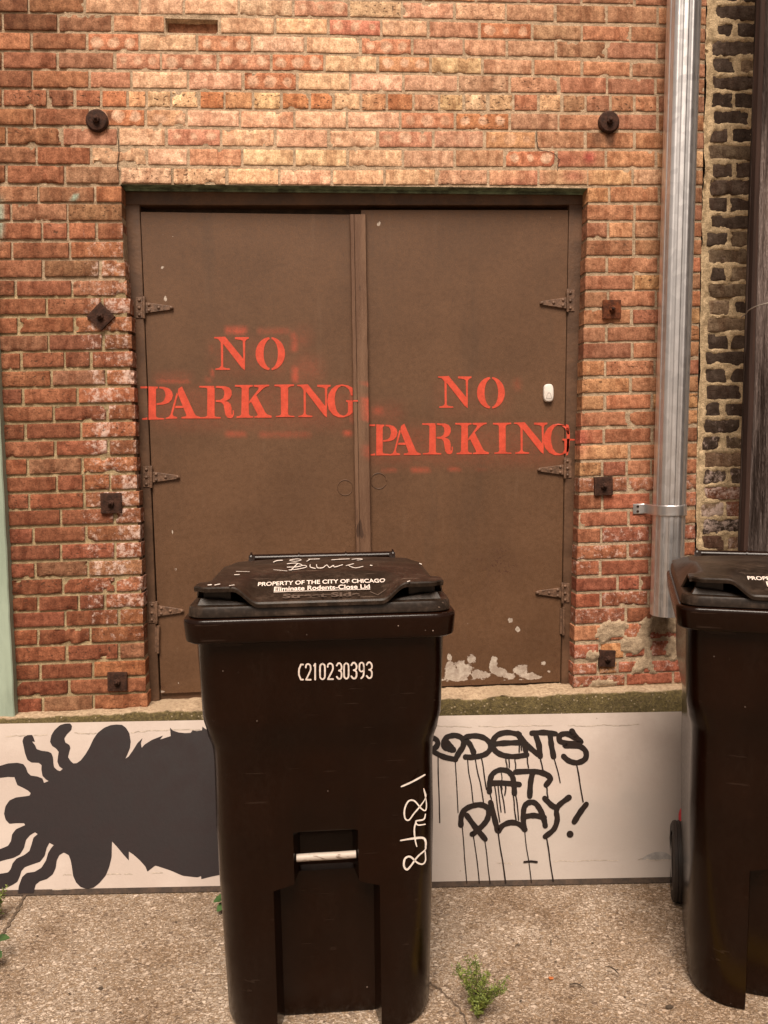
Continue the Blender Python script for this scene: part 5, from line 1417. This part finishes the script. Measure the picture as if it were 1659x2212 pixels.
for pts, wd in (([(640,140),(690,136),(728,148),(700,158),(640,160)], 4), ([(700,140),(662,178)], 5), ([(650,177),(700,172),(752,160),(742,150),(700,157)], 4), ([(775,146),(776,160),(805,168)], 4), ([(812,146),(818,164),(848,164),(872,148),(888,163),(912,150),(918,160),(965,146)], 4), ([(985,152),(1032,140),(1000,150),(1040,165),(1085,156)], 3), ([(1128,150),(1138,151)], 4),
                ([(560,130),(580,122),(612,120)], 5), ([(655,118),(700,112),(722,118),(690,126),(655,122)], 3), ([(755,126),(772,116)], 4), ([(765,114),(830,112)], 3), ([(900,118),(960,114),(1005,112)], 3), ([(1020,115),(1060,111),(1082,115),(1050,120)], 3), ([(330,207),(360,206)], 3), ([(175,268),(195,266)], 5), ([(215,268),(245,262)], 4), ([(1345,248),(1360,244)], 4), ([(300,272),(330,268)], 3), ([(1417,140),(1428,144)], 4), ([(340,188),(420,190)], 1.5), ([(560,178),(640,186)], 1.5)):
    vs, fs = stroke2d(pts, wd, 5); P = [lid_hit(*R1(x, y)) for x, y in vs]
    if any(p is None for p in P): continue
    cnt += 1
    m = LS[0] if cnt <= 7 else MB()
    m.add([(p.x, p.y, p.z + .0022 + .00008 * cnt) for p in P], fs)
    if cnt > 7: m.build('scrawl_stroke' if cnt <= 14 else 'paint_fleck', M_CHALK, lid1)
LS[0].build('marker_scrawl', M_CHALK, lid1)

# second bin, turned towards the viewer
dcam = Matrix.Rotation(-math.radians(YAW), 3, 'Z')
A2 = math.radians(-22)
cor = W(2931, 2640, -3.08 + 1.955)                                   # its front left rim corner
fx = Vector((math.cos(A2), math.sin(A2), 0))
L2 = Vector((cor.x, cor.y, 0)) + fx * .322 - Vector((-math.sin(A2), math.cos(A2), 0)) * .012
make_bin((L2.x + .012, L2.y - .004, gz(L2.x + .1, L2.y)), A2, 'black wheeled bin cut off at the right, in front of downspout and pole', False)

# ================================================================== WEEDS, LEAVES, LITTER
def leafquad(m, p, d, up, L, wd, mi=0):
    s = d.cross(up).normalized() * wd
    m.add([p, p + d*L*.5 + s, p + d*L, p + d*L*.5 - s], [(0, 1, 2, 3)], mi)
def feathery(loc, h, spread, nst, label, seed):
    random.seed(seed); m = MB(); st = MB(); base = Vector(loc)
    for i in range(nst):
        a = random.uniform(0, 2*math.pi); rr = random.random() ** .6 * spread; hh = h * random.uniform(.55, 1.0) * (1 - .35 * rr / spread)
        tip = Vector((math.cos(a)*rr, math.sin(a)*rr*.8, hh)); mid = Vector((tip.x*.35, tip.y*.35, hh*.55))
        P = [Vector(p) for p in catmull([(0, 0, 0), tuple(mid), tuple(tip)], 8)]
        st.tube(P, [.0022*(1 - .75*k/len(P)) for k in range(len(P))], 5)
        for k, p in enumerate(P[4:]):
            for q in range(6):
                d = Vector((random.gauss(0, 1), random.gauss(0, 1), random.uniform(.1, 1.5))).normalized()
                leafquad(m, p + Vector((random.gauss(0, .0025),)*3), d, Vector((random.gauss(0, 1), random.gauss(0, 1), .3)), random.uniform(.008, .018), random.uniform(.0011, .0019))
                if random.random() < .25:
                    e = p + d * random.uniform(.008, .018)
                    for _ in range(4):
                        d2 = Vector((random.gauss(0, 1), random.gauss(0, 1), random.uniform(0, 1.4))).normalized()
                        leafquad(m, e, d2, Vector((random.gauss(0, 1), random.gauss(0, 1), .3)), random.uniform(.006, .012), .0014)
    root = empty('weed', base); tag(root, label, 'weed')
    m.build('foliage', M_LEAF, root); st.build('stems', M_STEM, root, smooth=60)
w1 = G(1659 + 405, 4400)
feathery((w1.x, w1.y, 0), .185, .085, 17, 'feathery green weed in the pavement crack in front of the white panel', 11)
w2 = G(10, 3985)
feathery((w2.x - .02, w2.y, 0), .13, .06, 12, 'spindly pale green weed at the left end of the panel', 12)
def broad(loc, sizes, label, seed, name='broadleaf_weed'):
    random.seed(seed); root = empty(name, loc); tag(root, label, 'weed'); st = MB()
    for (dx, dy, dz, L, az, el) in sizes:
        m = MB(); d = Vector((math.cos(az)*math.cos(el), math.sin(az)*math.cos(el), math.sin(el))); s = d.cross(Vector((0, 0, 1))).normalized(); u = s.cross(d)
        b0 = Vector((dx, dy, dz)); n = 10; vs = []
        for k in range(n + 1):
            t = k / n; wv = L*.36*math.sin(math.pi*min(1, t*1.02))**.7*(1 + .16*(k % 2)); bend = -.25*L*t*t
            c = b0 + d*(L*t) + Vector((0, 0, bend))
            vs += [tuple(c - s*wv + u*(.12*wv)), tuple(c), tuple(c + s*wv + u*(.12*wv))]
        m.add(vs, [(3*k + j, 3*k + j + 1, 3*k + j + 4, 3*k + j + 3) for k in range(n) for j in range(2)])
        m.build('leaf', M_LEAF2, root, smooth=180)
        st.tube([(0, 0, 0), tuple(b0*.6), tuple(b0)], .0018, 5)
    st.build('stems', M_STEM, root)
w3 = G(-10, 4170)
broad((w3.x - .04, w3.y, 0), [(.02, -.01, .05, .05, -.4, .1), (.025, .01, .075, .05, .2, .2), (.02, -.03, .03, .05, -.9, -.1), (0, -.02, .06, .045, -1.4, .1), (.0, .02, .09, .04, .9, .3)], 'broad dark green leaves at the left picture edge on the pavement', 3)
w4 = G(945, 3935)
broad((w4.x + .055, w4.y + .02, 0), [(-.02, -.01, .045, .055, 3.5, .1), (-.02, -.02, .03, .05, 3.9, .0), (-.01, 0, .065, .045, 3.0, .3)], 'small dark leafed weed half hidden behind the left side of the bin', 4)
def twig(q, L, az, curve, label, r=.0016):
    p = G(*q); m = MB()
    P = [(L*(t - .5), curve*math.sin(math.pi*t)*L, .0025 + .002*math.sin(5*t)) for t in [k/8 for k in range(9)]]
    m.tube(P, [r*.75*(.6 + .5*math.sin(math.pi*k/8)) for k in range(9)], 6)
    m.tube([P[5], (P[5][0] + .2*L, P[5][1] + .12*L, .006)], r*.5, 5)
    o = m.build('twig', M_TWIG, smooth=60); o.location = (p.x, p.y, .001); o.rotation_euler = (0, 0, az)
    tag(o, label, 'twig', 'twigs lying on the pavement')
twig((1659 + 725, 3305 + 770), .028, 1.2, .12, 'short dark twig nearest the foot of the white panel')
twig((1659 + 985, 3305 + 890), .045, -.9, .15, 'curved dark twig lying right of the orange leaf', .0024)
twig((1659 + 835, 3305 + 960), .042, -.35, .2, 'long thin twig lying just below the orange leaf', .0022)
twig((1659 + 578, 3305 + 783), .022, .5, .1, 'tiny twig lying upper left of the orange leaf')
def scrap(q, s, mat, label, seed, name):
    random.seed(seed); p = G(*q); m = MB(); n = 9
    P = [(s*random.uniform(.6, 1)*math.cos(2*math.pi*k/n), s*.7*random.uniform(.6, 1)*math.sin(2*math.pi*k/n), .003 + s*random.uniform(.05, .5)) for k in range(n)] + [(0, 0, .004)]
    m.add(P, [(k, (k+1) % n, n) for k in range(n)])
    o = m.build(name, mat); o.location = (p.x, p.y, .001 + gz(p.x, p.y)); return tag(o, label, 'leaf' if 'leaf' in name else 'debris')
scrap((1659 + 722, 3305 + 920), .011, M_DRYLEAF, 'small orange dry leaf on the pavement between the bins', 1, 'dry_leaf')
scrap((1659 + 1233, 3305 + 1023), .013, M_TWIG, 'black scrap on the pavement beside the second bin', 2, 'litter_scrap')
for i_, (qx_, qy_) in enumerate([(160, 4050), (620, 4080), (760, 3990), (300, 4300), (2400, 4150), (2250, 4330), (2560, 4060), (2700, 4290), (2850, 4180), (520, 4380)]):
    scrap((qx_, qy_), .005, M_TWIG, 'tiny dark crumb of dirt on the pavement', 30 + i_, 'grit_crumb')['group'] = 'crumbs of dirt on the pavement'
scrap((433, 3305 + 972), .009, M_TWIG, 'dark crumb on the pavement left of the first bin', 5, 'litter_scrap')
